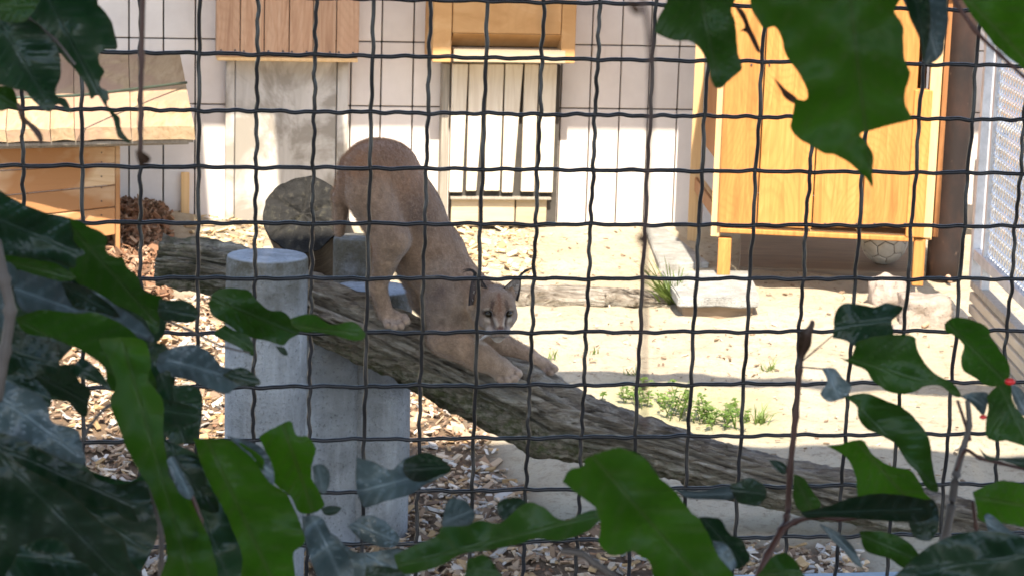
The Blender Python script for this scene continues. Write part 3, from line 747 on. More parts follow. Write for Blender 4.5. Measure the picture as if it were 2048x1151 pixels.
tag(hexa('edging_slab', [p + Vector((0, 0, -.03)) for p in eq] + [p + Vector((0, 0, .03)) for p in eq], MAT['slab'], None, .006), 'pale flat edging slab running back from the concrete slab towards the wall', 'slab')
post(534, 5.74, 510, .100, 'nearest and leftmost round concrete post in front of the log')
post(652, 6.16, 585, .100, 'middle round concrete post behind the log')
post(746, 6.22, 575, .106, 'right round concrete post behind the log below the caracal')
post(716, 6.36, 474, .066, 'small mossy post top seen beside the raised stump', mossy=3)
# leaning stump with its end grain to the viewer
sc_ = atY(606, 428, 6.42); ax = Vector((.09, .84, -.50)).normalized(); Ls = 1.15
e1 = ax.cross(Vector((0, 0, 1))).normalized(); e2 = e1.cross(ax).normalized()
st = thing('log_stump', 'thick dark log end propped up with its cracked grey cut face showing', 'log', loc=sc_)
bm = bmesh.new(); n = 64; rs = .111; rings = []
for i in range(16):
    s = Ls * i / 15
    rings.append([bm.verts.new(ax * s + (e1 * math.cos(2 * math.pi * k / n) + e2 * math.sin(2 * math.pi * k / n)) * (rs * (1 + .07 * noise.noise(Vector((math.cos(2 * math.pi * k / n) * 1.2, math.sin(2 * math.pi * k / n) * 1.2, 3))) + .05 * noise.noise(Vector((math.cos(2 * math.pi * k / n) * 5, math.sin(2 * math.pi * k / n) * 5, s * 4)))))) for k in range(n)])
for i in range(15):
    for k in range(n): bm.faces.new((rings[i][k], rings[i][(k + 1) % n], rings[i + 1][(k + 1) % n], rings[i + 1][k]))
bm.faces.new(rings[-1]); rim = [v.co.copy() for v in rings[0]]
bmesh.ops.recalc_face_normals(bm, faces=bm.faces)
from_bm('bark', bm, MAT['darkbark'], st, True, (0, 0, 0))
bm = bmesh.new(); prev = None; ang_c = [.4, 1.5, 2.7, 3.9, 5.2, 5.9]
for q in range(11):
    f = q / 10 * .985
    ring = [bm.verts.new(rim[k] * f - ax * (.004 + .003 * noise.noise(rim[k] * f * 40) - .011 * max(0, 1 - min(abs((2 * math.pi * k / n - a_ + math.pi) % (2 * math.pi) - math.pi) for a_ in ang_c) * f * 12) - (.004 * math.sin(f * 38)) * .25)) for k in range(n)] if q else [bm.verts.new(-ax * .004)]
    if q == 1:
        for k in range(n): bm.faces.new((prev[0], ring[k], ring[(k + 1) % n]))
    elif q > 1:
        for k in range(n): bm.faces.new((prev[k], ring[k], ring[(k + 1) % n], prev[(k + 1) % n]))
    prev = ring
bmesh.ops.recalc_face_normals(bm, faces=bm.faces)
from_bm('cut_face', bm, MAT['endgrain'], st, True, (0, 0, 0))

# ------------------------------------------------------------------ the long log
LG = [(318, 522, 5.99, 46), (380, 528, 5.98, 51), (470, 548, 5.98, 55), (560, 583, 5.98, 60), (640, 622, 5.98, 64), (720, 655, 5.98, 66), (800, 692, 5.98, 69), (880, 732, 5.99, 70), (960, 768, 6.0, 74), (1040, 803, 6.0, 79), (1100, 838, 6.01, 80), (1160, 856, 6.02, 70), (1240, 873, 6.03, 57), (1340, 903, 6.05, 51), (1440, 933, 6.06, 50), (1540, 960, 6.07, 51), (1640, 980, 6.07, 52), (1740, 1004, 6.08, 52), (1860, 1030, 6.09, 52), (1980, 1060, 6.1, 52), (2120, 1096, 6.11, 52)]
lpts = [atY(x, y, d) for x, y, d, r in LG]; lr = [r * 6.0 / F_PX * .95 for *_, r in LG]
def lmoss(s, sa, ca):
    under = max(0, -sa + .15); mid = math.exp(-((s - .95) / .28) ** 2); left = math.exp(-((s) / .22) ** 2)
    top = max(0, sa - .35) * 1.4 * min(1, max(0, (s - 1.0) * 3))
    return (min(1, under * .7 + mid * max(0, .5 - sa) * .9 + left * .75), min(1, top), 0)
me = log_mesh(lpts, lr, 420, 110, 11, 1.15, 1.0, lmoss)
biglog = tag(from_me('fallen_log', me, MAT['bark'], None, True), 'long weathered grey log sloping down from the posts to the ground', 'log')
#<CAT>
# ------------------------------------------------------------------ the caracal: one continuous body grown from a smooth distance field
def surface_nets(Vv, org, h):
    nx_, ny_, nz_ = Vv.shape; ins = Vv < 0
    s = np.zeros((nx_ - 1, ny_ - 1, nz_ - 1), np.int8)
    for a in (0, 1):
        for b in (0, 1):
            for c in (0, 1): s += ins[a:nx_ - 1 + a, b:ny_ - 1 + b, c:nz_ - 1 + c]
    act = (s > 0) & (s < 8); I = np.argwhere(act); vid = -np.ones(s.shape, np.int64); vid[act] = np.arange(len(I))
    acc = np.zeros((len(I), 3)); cnt = np.zeros(len(I))
    cor = np.array([(a, b, c) for a in (0, 1) for b in (0, 1) for c in (0, 1)])
    for p in range(8):
        for q in range(p + 1, 8):
            if abs(cor[p] - cor[q]).sum() != 1: continue
            i0, i1 = I + cor[p], I + cor[q]; v0 = Vv[tuple(i0.T)]; v1 = Vv[tuple(i1.T)]; m = (v0 < 0) != (v1 < 0)
            t = v0[m] / (v0[m] - v1[m]); acc[m] += cor[p] + (cor[q] - cor[p]) * t[:, None]; cnt[m] += 1
    P = (I + acc / cnt[:, None]) * h + org; F_ = []
    for ax_ in range(3):
        o1, o2 = [a for a in range(3) if a != ax_]
        n_ = [slice(0, d) for d in Vv.shape]; n2 = list(n_); n_[ax_] = slice(0, Vv.shape[ax_] - 1); n2[ax_] = slice(1, Vv.shape[ax_])
        a, b = ins[tuple(n_)], ins[tuple(n2)]; E_ = np.argwhere(a != b)
        E_ = E_[(E_[:, o1] > 0) & (E_[:, o2] > 0) & (E_[:, o1] < Vv.shape[o1] - 1) & (E_[:, o2] < Vv.shape[o2] - 1)]
        q = []
        for d1, d2 in ((-1, -1), (0, -1), (0, 0), (-1, 0)):
            J = E_.copy(); J[:, o1] += d1; J[:, o2] += d2; q.append(vid[tuple(J.T)])
        q = np.stack(q, 1); fl = a[tuple(E_.T)]
        if ax_ == 1: fl = ~fl
        q[~fl] = q[~fl][:, ::-1]; F_.append(q)
    return P, np.concatenate(F_)

TAWNY, REDB, GREYB, LEGC, PALE_, PAWC = (.255, .162, .104), (.24, .132, .078), (.235, .172, .130), (.295, .195, .128), (.40, .31, .235), (.33, .235, .168)
q3 = lambda x, y, d: atY(x, y, d)
PXM = 6.03 / F_PX
prims = []                                      # a, ra, b, rb, colour, blend
def cap(a, ra, b, rb, col=TAWNY, k=.03): prims.append((q3(*a), ra * PXM, q3(*b), rb * PXM, col, k))
def ball_(a, r, col=TAWNY, k=.02): cap(a, r, (a[0] + .5, a[1], a[2]), r, col, k)
cap((771, 352, 6.0), 72, (812, 428, 5.995), 70, REDB)
cap((812, 428, 5.995), 70, (866, 514, 5.985), 63)
cap((866, 514, 5.985), 63, (906, 584, 5.97), 58, TAWNY)
ball_((743, 340, 5.955), 55, REDB, .03); ball_((745, 336, 6.04), 53, REDB, .03)
cap((740, 385, 5.93), 51, (782, 478, 5.895), 37, TAWNY, .014)            # near thigh
cap((782, 482, 5.897), 35, (757, 572, 5.93), 16, LEGC, .016)
cap((756, 572, 5.93), 17, (772, 628, 5.918), 16, LEGC, .014)
cap((777, 632, 5.92), 16, (794, 637, 5.912), 15, PAWC, .010)
for x, y, d in ((776, 649, 5.885), (789, 653, 5.878), (802, 651, 5.88), (813, 642, 5.888)): cap((x - 4, y - 9, d + .02), 7.5, (x, y, d), 8.2, PAWC, .003)
cap((805, 430, 6.05), 58, (838, 528, 6.045), 46, TAWNY, .015)            # far thigh
cap((838, 528, 6.045), 44, (846, 602, 6.05), 24, LEGC, .02)
cap((846, 602, 6.05), 22, (862, 638, 6.035), 15, LEGC, .014)
cap((862, 638, 6.035), 15, (882, 646, 6.01), 14, PAWC, .012)
for x, y, d in ((868, 652, 5.99), (878, 654, 5.985), (888, 652, 5.985)): ball_((x, y, d), 7, PAWC, .005)
cap((880, 545, 5.93), 34, (893, 608, 5.925), 46, GREYB, .02)             # near shoulder
cap((893, 608, 5.925), 42, (888, 672, 5.905), 32, GREYB, .016)
cap((892, 680, 5.895), 34, (958, 712, 5.88), 27, LEGC, .016)
cap((958, 712, 5.88), 28, (1000, 734, 5.878), 21, LEGC, .015)
cap((1000, 736, 5.877), 21, (1014, 743, 5.876), 18, PAWC, .010)
for x, y, d in ((1003, 759, 5.858), (1018, 761, 5.852), (1030, 757, 5.852), (1037, 747, 5.86)): cap((x - 9, y - 8, d + .016), 8, (x, y, d), 8.6, PAWC, .003)
cap((945, 635, 6.01), 42, (988, 683, 6.025), 27, LEGC, .02)              # far foreleg
cap((988, 683, 6.025), 26, (1058, 714, 6.035), 18, LEGC, .016)
cap((1058, 714, 6.035), 16, (1090, 730, 6.032), 15, PAWC, .010)
for x, y, d in ((1091, 746, 6.01), (1102, 744, 6.005), (1110, 737, 6.01)): cap((x - 8, y - 6, d + .012), 7, (x, y, d), 7.6, PAWC, .003)
cap((915, 600, 5.96), 58, (930, 636, 5.95), 44, PALE_, .025)             # chest
cap((912, 572, 5.955), 54, (966, 603, 5.925), 41, TAWNY, .025)             # neck
cap((956, 614, 5.875), 22, (962, 646, 5.872), 16, (.42, .28, .17), .010)   # cheek ruff
cap((700, 335, 5.985), 20, (684, 395, 5.98), 17, REDB, .025)             # tail
cap((684, 395, 5.98), 17, (679, 464, 5.985), 11, TAWNY, .012)
# head frame
HO = q3(992, 617, 5.855); vv = (EYE - HO).normalized()
yaw_, pit_ = R(9), R(16)
sF = RT - vv * RT.dot(vv); sF.normalize(); uF = sF.cross(-vv).normalized(); uF = uF if uF.z > 0 else -uF
HF_ = ((vv * math.cos(yaw_) + sF * math.sin(yaw_)) * math.cos(pit_) - uF * math.sin(pit_)).normalized()
HU = (uF - HF_ * uF.dot(HF_)).normalized(); HR = (sF - HF_ * sF.dot(HF_) - HU * sF.dot(HU)).normalized()
hp_ = lambda r, u, f: HO + HR * r + HU * u + HF_ * f
def hcap(a, ra, b, rb, col=TAWNY, k=.012): prims.append((hp_(*a), ra, hp_(*b), rb, col, k))
hcap((0, .006, -.02), .050, (0, .008, .006), .048, TAWNY, .02)
for sgn in (-1, 1):
    hcap((.030 * sgn, -.018, .002), .025, (.024 * sgn, -.024, .028), .019, GREYB, .014)
    hcap((.021 * sgn, .012, .034), .0145, (.026 * sgn, .008, .028), .013, TAWNY, .010)
    hcap((.011 * sgn, -.042, .064), .0135, (.016 * sgn, -.042, .052), .0145, PALE_, .006)
    hcap((.036 * sgn, .034, -.012), .016, (.038 * sgn, .044, -.016), .010, TAWNY, .010)
hcap((0, .014, .036), .018, (0, -.020, .072), .0108, TAWNY, .012)
hcap((0, -.030, .030), .031, (0, -.042, .046), .021, GREYB, .012)
hcap((0, -.026, .074), .0095, (0, -.029, .076), .0085, TAWNY, .005)
hcap((0, -.060, .050), .0125, (0, -.060, .042), .013, PALE_, .008)
h_ = .003
allp = np.array([tuple(p[0]) for p in prims] + [tuple(p[2]) for p in prims]); lo = allp.min(0) - .13; hi = allp.max(0) + .13
dims = np.ceil((hi - lo) / h_).astype(int); vol = np.full(dims, .5, np.float32)
def seg_d(Pt, a, ra, b, rb):
    a = np.array(a); b = np.array(b); ab = b - a; t = np.clip(((Pt - a) @ ab) / (ab @ ab), 0, 1)
    return np.linalg.norm(Pt - a - t[..., None] * ab, axis=-1) - (ra + (rb - ra) * t)
for a, ra, b, rb, col, k in prims:
    pl = np.minimum(np.array(a) - ra, np.array(b) - rb) - .045; ph = np.maximum(np.array(a) + ra, np.array(b) + rb) + .045
    i0 = np.maximum(((pl - lo) / h_).astype(int), 0); i1 = np.minimum(((ph - lo) / h_).astype(int) + 1, dims); sl3 = tuple(slice(x, y) for x, y in zip(i0, i1))
    G = np.stack(np.meshgrid(*[np.arange(x, y) * h_ + l for x, y, l in zip(i0, i1, lo)], indexing='ij'), -1)
    d = seg_d(G, a, ra, b, rb); v0 = vol[sl3]; hh = np.clip(.5 + .5 * (v0 - d) / k, 0, 1); vol[sl3] = v0 * (1 - hh) + d * hh - k * hh * (1 - hh)
for sgn in (-1, 1):                            # eye sockets and the mouth line
    c = np.array(hp_(.0265 * sgn, -.001, .0475)); i0 = ((c - .02 - lo) / h_).astype(int); i1 = ((c + .02 - lo) / h_).astype(int); sl3 = tuple(slice(x, y) for x, y in zip(i0, i1))
    G = np.stack(np.meshgrid(*[np.arange(x, y) * h_ + l for x, y, l in zip(i0, i1, lo)], indexing='ij'), -1)
    d = -(np.linalg.norm(G - c, axis=-1) - .0095); v0 = vol[sl3]; k = .006; hh = np.clip(.5 - .5 * (v0 - d) / k, 0, 1); vol[sl3] = v0 * (1 - hh) + d * hh + k * hh * (1 - hh)
Pc, Fcat = surface_nets(vol, lo, h_)
wsum = np.zeros(len(Pc)); csum = np.zeros((len(Pc), 3))
for a, ra, b, rb, col, k in prims:
    w = np.exp(-np.clip(seg_d(Pc, a, ra, b, rb), -.02, .2) / .007); wsum += w; csum += w[:, None] * np.array(col)
Ccat = csum / wsum[:, None]
# coat pattern: paler below and inside the legs, darker along the back, face marks
L3 = Pc - np.array(HO); hr, hu, hf = L3 @ np.array(HR), L3 @ np.array(HU), L3 @ np.array(HF_)
def lay(m, col): 
    global Ccat
    m = np.clip(m, 0, 1)[:, None]; Ccat = Ccat * (1 - m) + np.array(col) * m
def seg2(r0, u0, r1, u1, w, dyn=1.0):
    ab = np.array([r1 - r0, u1 - u0]); t = np.clip(((hr - r0) * ab[0] + (hu - u0) * ab[1]) / (ab @ ab), 0, 1)
    d = np.hypot(hr - r0 - t * ab[0], hu - u0 - t * ab[1]); return np.clip(1.6 - d / w, 0, 1) * (hf > .008)
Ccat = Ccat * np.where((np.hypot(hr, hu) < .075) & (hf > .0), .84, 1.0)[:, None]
inhead = (np.hypot(hr, hu) < .085) & (hf > -.03)
for s_ in (-1, 1):
    lay(seg2(.0125 * s_, -.006, .009 * s_, -.018, .0045) * .6, (.52, .42, .32))
    lay(seg2(.030 * s_, -.014, .020 * s_, -.016, .0045) * .6, (.58, .48, .38))
    lay(seg2(.027 * s_, .012, .035 * s_, .008, .0038) * .6, (.60, .48, .36))
    lay(seg2(.022 * s_, .008, .0165 * s_, .030, .0042) * .95, (.045, .025, .018))
    lay(seg2(.022 * s_, .002, .0125 * s_, -.033, .0044) * .95, (.05, .028, .02))
    lay(seg2(.016 * s_, .002, .036 * s_, .003, .0058) * .95, (.035, .02, .014))
    lay(seg2(.014 * s_, -.042, .020 * s_, -.043, .009) * .45, (.46, .38, .32))
    for q_ in range(3): lay(seg2(.012 * s_ + .004 * q_ * s_, -.039 - .002 * q_, .0122 * s_ + .004 * q_ * s_, -.0392 - .002 * q_, .0016) * .8, (.06, .04, .03))
    lay(seg2(0, -.0515, .018 * s_, -.053, .0026) * .9, (.04, .025, .02))
lay(seg2(0, .012, 0, .046, .0035) * .8, (.13, .045, .022)); lay(seg2(0, .0, 0, .03, .012) * .45, (.20, .095, .048))
lay(seg2(0, -.060, 0, -.064, .009) * .6, (.46, .38, .32))
spk = np.array([noise.noise(Vector(tuple(p * 115))) for p in Pc]); Ccat = Ccat * (1 + .26 * spk * (hf < .0))[:, None]
lay((np.hypot(hr, hu + .0285) < .0085) * (hf > .062) * .9, (.10, .045, .04))
lay(np.clip((-hu - .052) / .02, 0, 1) * (np.abs(hr) < .05) * (hf > -.02) * (np.hypot(hr, hu) < .1) * .5, (.56, .46, .37))
nz = np.array([noise.fractal(Vector(tuple(p * 26)), 1, 2, 3) for p in Pc]); Ccat = Ccat * (1 + .26 * nz)[:, None]
# lying fur: small combed relief
nf = np.array([noise.noise(Vector((p[0] * 210 + p[2] * 90, p[1] * 210, p[2] * 70))) for p in Pc])
cat = thing('caracal', 'tawny caracal stretching down the log with rump raised and black tufted ears', 'wild cat', loc=HO)
me = mesh_np('body', Pc - np.array(HO), Fcat, np.clip(Ccat, 0, 1))
body = from_me('body', me, MAT['fur'], cat, True, (0, 0, 0))
vn = np.zeros(len(Pc) * 3, np.float32); me.vertices.foreach_get('normal', vn); vn = vn.reshape(-1, 3)
keep = np.where(inhead, .25, 1.0)
me.vertices.foreach_set('co', (Pc - np.array(HO) + vn * (nf * .0011 * keep)[:, None]).astype(np.float32).ravel()); me.update()
# shade between the toes and in the elbow crease, painted into the coat
def cleft_shade(a, b, w=2.6, am=.75):
    a, b = np.array(q3(*a)), np.array(q3(*b)); ab = b - a; t = np.clip(((Pc - a) @ ab) / (ab @ ab), 0, 1)
    lay(np.exp(-(np.linalg.norm(Pc - a - t[:, None] * ab, axis=1) / (w * PXM)) ** 2) * am, (.06, .035, .025))
for tz in (((776, 649, 5.885), (789, 653, 5.878), (802, 651, 5.88), (813, 642, 5.888)), ((1003, 759, 5.858), (1018, 761, 5.852), (1030, 757, 5.852), (1037, 747, 5.86)), ((1091, 746, 6.01), (1102, 744, 6.005), (1110, 737, 6.01))):
    for p_, q_ in zip(tz[:-1], tz[1:]):
        m_ = [(u + v) / 2 for u, v in zip(p_, q_)]; cleft_shade((m_[0] - 5, m_[1] - 9, m_[2] - .002), (m_[0] + 2, m_[1] + 4, m_[2] - .006))
cleft_shade((884, 614, 5.875), (888, 655, 5.868), 4, .6); cleft_shade((884, 640, 5.87), (872, 658, 5.875), 4, .5)
# large soft patches: coat tone and shading contrast painted into the colour
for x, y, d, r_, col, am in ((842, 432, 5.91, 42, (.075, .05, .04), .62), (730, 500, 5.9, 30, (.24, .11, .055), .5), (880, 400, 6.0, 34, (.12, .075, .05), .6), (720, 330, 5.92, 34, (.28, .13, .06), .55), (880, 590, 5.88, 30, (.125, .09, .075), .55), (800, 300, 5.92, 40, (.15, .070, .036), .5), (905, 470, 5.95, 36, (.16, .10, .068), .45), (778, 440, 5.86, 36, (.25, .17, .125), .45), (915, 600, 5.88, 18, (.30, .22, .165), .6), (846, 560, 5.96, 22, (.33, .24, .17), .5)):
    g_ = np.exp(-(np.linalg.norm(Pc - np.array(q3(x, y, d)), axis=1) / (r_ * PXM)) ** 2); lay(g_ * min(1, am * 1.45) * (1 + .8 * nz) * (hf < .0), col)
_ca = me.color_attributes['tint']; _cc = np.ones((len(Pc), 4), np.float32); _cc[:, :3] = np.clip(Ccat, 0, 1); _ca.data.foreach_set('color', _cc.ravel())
hb = me.color_attributes.new('hairtint', 'BYTE_COLOR', 'CORNER'); li = np.zeros(len(me.loops), np.int32); me.loops.foreach_get('vertex_index', li)
hb.data.foreach_set('color', _cc[li].ravel()); me.color_attributes.active_color = hb; me.color_attributes.render_color_index = [a.name for a in me.color_attributes].index('hairtint')
me.materials.append(MAT['hair'])
vg = body.vertex_groups.new(name='coat'); vl = body.vertex_groups.new(name='coat_length')
paw = np.zeros(len(Pc))
for c_ in ((795, 640, 5.9), (1018, 746, 5.87), (1095, 733, 6.03), (878, 646, 6.01)): paw = np.maximum(paw, np.linalg.norm(Pc - np.array(q3(*c_)), axis=1) < .05)
ln_ = np.where(hf > .02, .3, np.where(inhead, .6, 1.0)) * np.where(paw > 0, .3, 1); dn_ = np.where((hf > .05) & inhead, .25, 1.0)
for q_ in (.25, .3, .45, .6, 1.0):
    ids = np.where(np.abs(ln_ - q_) < .06)[0]
    if len(ids): vl.add(ids.tolist(), q_, 'REPLACE')
vg.add(np.where(dn_ > .9)[0].tolist(), 1.0, 'REPLACE'); vg.add(np.where(dn_ < .9)[0].tolist(), .25, 'REPLACE')
pm = body.modifiers.new('coat', 'PARTICLE_SYSTEM'); ps = pm.particle_system; st_ = ps.settings; st_.type = 'HAIR'
st_.count = 90000; st_.hair_length = .008; st_.hair_step = 3; st_.render_step = 2; st_.emit_from = 'FACE'; st_.use_modifier_stack = False; st_.use_even_distribution = True
st_.normal_factor = .0009; st_.object_align_factor = (-.0014, .0005, .0008); st_.factor_random = .0005
st_.root_radius = .00035; st_.tip_radius = .00005; st_.radius_scale = 1.0; st_.use_close_tip = True; st_.material = 2
ps.vertex_group_density = 'coat'; ps.vertex_group_length = 'coat_length'; body.show_instancer_for_render = True
for s_ in (-1, 1):
    bm = bmesh.new(); bmesh.ops.create_uvsphere(bm, u_segments=16, v_segments=12, radius=.0082)
    from_bm('eye', bm, MAT['eye'], cat, True, hp_(.0262 * s_, -.0005, .0445) - HO)
# ears: cupped shells, black outside, grey within, with a long tuft
def ear(base, tip, wid, open_, tuft_pts, inner='ear_in', name='ear'):
    base, tip = Vector(base), Vector(tip); h3 = tip - base; open_ = (open_ - h3 * (open_.dot(h3) / h3.length_squared)).normalized(); sd = h3.normalized().cross(open_)
    nu, nv = 14, 12; bm = bmesh.new(); out, inn = [], []
    for i in range(nu + 1):
        u = i / nu; w = wid * ((1 - u) ** .92 * (1 + .40 * u)) * .5 + .0008; ro, ri = [], []
        for j in range(nv + 1):
            v = -1 + 2 * j / nv; p = base + h3 * u + sd * v * w * (1 - .12 * (1 - abs(v)))- open_ * (1 - v * v) * w * .75
            ro.append(bm.verts.new(p - open_ * .0022 - HO)); ri.append(bm.verts.new(p + open_ * .0012 - HO))
        out.append(ro); inn.append(ri)
    for i in range(nu):
        for j in range(nv):
            f = bm.faces.new((out[i][j], out[i][j + 1], out[i + 1][j + 1], out[i + 1][j])); f.material_index = 0
            f = bm.faces.new((inn[i][j], inn[i + 1][j], inn[i + 1][j + 1], inn[i][j + 1])); f.material_index = 0 if (j in (0, nv - 1) or i > nu - 4) else 1
        for j in (0, nv): bm.faces.new((out[i][j], out[i + 1][j], inn[i + 1][j], inn[i][j])).material_index = 0
    bmesh.ops.recalc_face_normals(bm, faces=bm.faces)
    e = from_bm(name, bm, [MAT['ear_back'], MAT[inner]], cat, True, (0, 0, 0))
    bm = bmesh.new(); rg = random.Random(int(base.x * 1e4))
    tp = [Vector(t) for t in tuft_pts]
    for _ in range(26):
        j = Vector((rg.gauss(0, .0014), rg.gauss(0, .002), rg.gauss(0, .0014))); sp_ = rg.uniform(.5, 2.6)
        pts = [tp[i] + j * (.6 + sp_ * i / (len(tp) - 1)) - HO for i in range(len(tp))]
        pts = [Vector(tuple(p)) for p in spline([tuple(p) for p in pts], 3)]; n_ = len(pts); m_ = int(n_ * rg.uniform(.7, 1.0)); pts = pts[:max(m_, 3)]
        tube(pts, [.0011 * (1 - .85 * i / (len(pts) - 1)) for i in range(len(pts))], 4, False, bm)
    from_bm('tuft', bm, MAT['tuft'], e, True, (0, 0, 0))
    # pale hairs inside the ear
    bm = bmesh.new()
    for _ in range(40 if inner == 'ear_in' else 8):
        u, v = rg.uniform(.05, .6), rg.uniform(-.8, .8); p = base + h3 * u + sd * v * wid * .38 * (1 - u) - open_ * (1 - v * v) * wid * .3 - HO
        tube([p, p + open_ * .006 + h3 * .08 + sd * rg.uniform(-.004, .004)], [.0007, .0002], 3, False, bm)
    from_bm('inner_hair', bm, MAT['whisker'], e, True, (0, 0, 0))['kind'] = 'stuff'
ear(q3(962, 606, 5.836), q3(950, 543, 5.850), .066, (vv * .85 + HR * .35), [q3(951, 552, 5.849), q3(946, 541, 5.85), q3(936, 539, 5.852), q3(921, 544, 5.855)], 'ear_dark')
ear(q3(1018, 593, 5.855), q3(1041, 550, 5.865), .052, (vv * .8 + HR * .35), [q3(1037, 557, 5.865), q3(1046, 546, 5.866), q3(1059, 539, 5.868), q3(1080, 537, 5.87)])
bm = bmesh.new(); rg = random.Random(4)
for s_ in (-1, 1):
    for q_ in range(7):
        p = hp_(.014 * s_, -.034 - .003 * (q_ % 3), .072); d = HR * s_ * rg.uniform(.8, 1) + HU * rg.uniform(-.5, .15) + HF_ * rg.uniform(.0, .35); l = rg.uniform(.035, .06)
        tube([p - HO, p + d * l * .5 - HU * .002 - HO, p + d * l - HU * .008 - HO], [.0004, .0003, .0001], 4, False, bm)
o = from_bm('whiskers', bm, MAT['whisker'], cat, True, (0, 0, 0)); o['kind'] = 'stuff'
#</CAT>
# ------------------------------------------------------------------ right side: pipe, side fence, things beyond
pc = gp(1893, 566); bm = bmesh.new()
bm = tube([Vector((pc.x, pc.y + .07, z)) for z in np.linspace(-.05, 2.6, 20)], [.074] * 20, 36)
tag(from_bm('steel_column', bm, MAT['pipe'], None, True), 'thick rusty brown steel column beside the pine cabinet', 'column')
SX = atZ(1940, 655).x + .0; Y0 = 9.0; Y1 = 6.4
side = thing('side_fence', 'side fence of beige boards with a framed chain link panel above', 'fence', loc=(SX, Y0, 0))
def sp_z(px, py):                              # height on the plane x = SX
    d = ray(px, py); p = EYE + d * (SX / d.x); return p
zt0 = sp_z(1941, 577).z
nb = 3
for i in range(nb):
    za = zt0 * (i) / nb; zb_ = zt0 * (i + 1) / nb - .012
    y0 = sp_z(1938, 600).y
    hexa('board', [(SX, y0, za), (SX, Y1, za), (SX + .03, Y1, za), (SX + .03, y0, za), (SX, y0, zb_), (SX, Y1, zb_), (SX + .03, Y1, zb_), (SX + .03, y0, zb_)], MAT['beige'], side, .003)
pz = sp_z(1966, 527); fy = sp_z(1975, 300).y
def bar(name, a, b, w, mat, par):
    a, b = Vector(a), Vector(b); t = (b - a).normalized(); u = t.cross(Vector((1, 0, 0))).normalized() * w / 2; v = Vector((1, 0, 0)) * w / 2
    return hexa(name, [a - u - v, a + u - v, a + u + v, a - u + v, b - u - v, b + u - v, b + u + v, b - u + v], mat, par, .002)
hexa('board', [(SX, y0, zt0 + .002), (SX, Y1, zt0 + .002), (SX + .05, Y1, zt0 + .002), (SX + .05, y0, zt0 + .002), (SX, y0, zt0 + .03), (SX, Y1, zt0 + .03), (SX + .05, Y1, zt0 + .03), (SX + .05, y0, zt0 + .03)], MAT['greypost'], side, .003)
bar('frame_post', (SX + .02, fy + .16, zt0 + .03), (SX + .02, fy + .16, 2.4), .045, MAT['steel'], side)
bar('frame_post', (SX + .02, fy - .02, zt0 + .03), (SX + .02, fy - .02, 2.4), .03, MAT['steel'], side)
bar('frame_rail', (SX + .02, fy + .13, pz.z), (SX + .02, Y1, pz.z), .04, MAT['steel'], side)
bm = bmesh.new(); hp = .045
for dirn in (1, -1):
    for k in range(-60, 75):
        pts = []
        for q in range(0, 120):
            yy = q * hp / 2; z = pz.z + .02 + (k * hp + dirn * yy); y = fy - .03 - yy
            if z < pz.z + .01 or z > 2.2 or y < Y1: continue
            pts.append(Vector((SX + .02 + (.004 if q % 2 else -.004) * dirn, y + random.uniform(-.001, .001), z)))
        if len(pts) > 2: tube(pts, [.0028] * len(pts), 4, False, bm)
from_bm('chain_link', bm, MAT['chain'], side)
ny0 = thing('timber_bench', 'yellow plank bench beyond the chain link panel', 'bench', loc=(2.4, 10.6, 0))
for nm, a, b, z0_, z1_, mt in (('seat', 1996, 2120, 208, 238, MAT['cabinet']), ('lower_board', 1990, 2120, 240, 266, MAT['door'])):
    p, q = atY(a, z1_, 10.4), atY(b, z1_, 10.4); p2, q2 = atY(a, z0_, 10.4), atY(b, z0_, 10.4); dd = Vector((0, .05, 0))
    hexa(nm, [p, q, q + dd, p + dd, p2, q2, q2 + dd, p2 + dd], mt, ny0, .003)
for x in (2003, 2060):
    p, q = atY(x, 268, 10.42), atY(x + 14, 268, 10.42); zg = Vector((0, 0, -p.z)); dd = Vector((0, .05, 0))
    hexa('leg', [p + zg, q + zg, q + zg + dd, p + zg + dd, p, q, q + dd, p + dd], MAT['dirty'], ny0, .003)
for lab, x0, x1, y0_, y1_, mt, Yd in (('reddish stacked plank beyond the chain link panel', 2008, 2140, 128, 190, MAT['box_wood'], 10.7), ('grey low board wall beyond the chain link panel', 1975, 2160, 275, 560, MAT['greyboard'], 10.8)):
    p, q = atY(x0, y1_, Yd), atY(x1, y1_, Yd); p.z = q.z = 0; p2, q2 = atY(x0, y0_, Yd), atY(x1, y0_, Yd); dd = Vector((0, .04, 0))
    tag(hexa('plank_screen', [p, q, q + dd, p + dd, p2, q2, q2 + dd, p2 + dd], mt, None, .003), lab, 'screen')
# stick and litter at the column foot
for i, (a, b, r_, lab) in enumerate((((1862, 535), (1900, 572), .012, 'pale broken stick leaning at the foot of the rusty column'), ((1846, 660), (1888, 632), .008, 'brown twig lying below the square cut stone'))):
    p, q = gp(*a), gp(*b); p.z += .04 if i == 0 else .015; q.z += .02
    tag(from_bm('stick', tube([p, p.lerp(q, .5) + Vector((.01, 0, .006)), q], [r_, r_ * 1.1, r_ * .8], 8), MAT['roof_plank'], None, True), lab, 'stick')

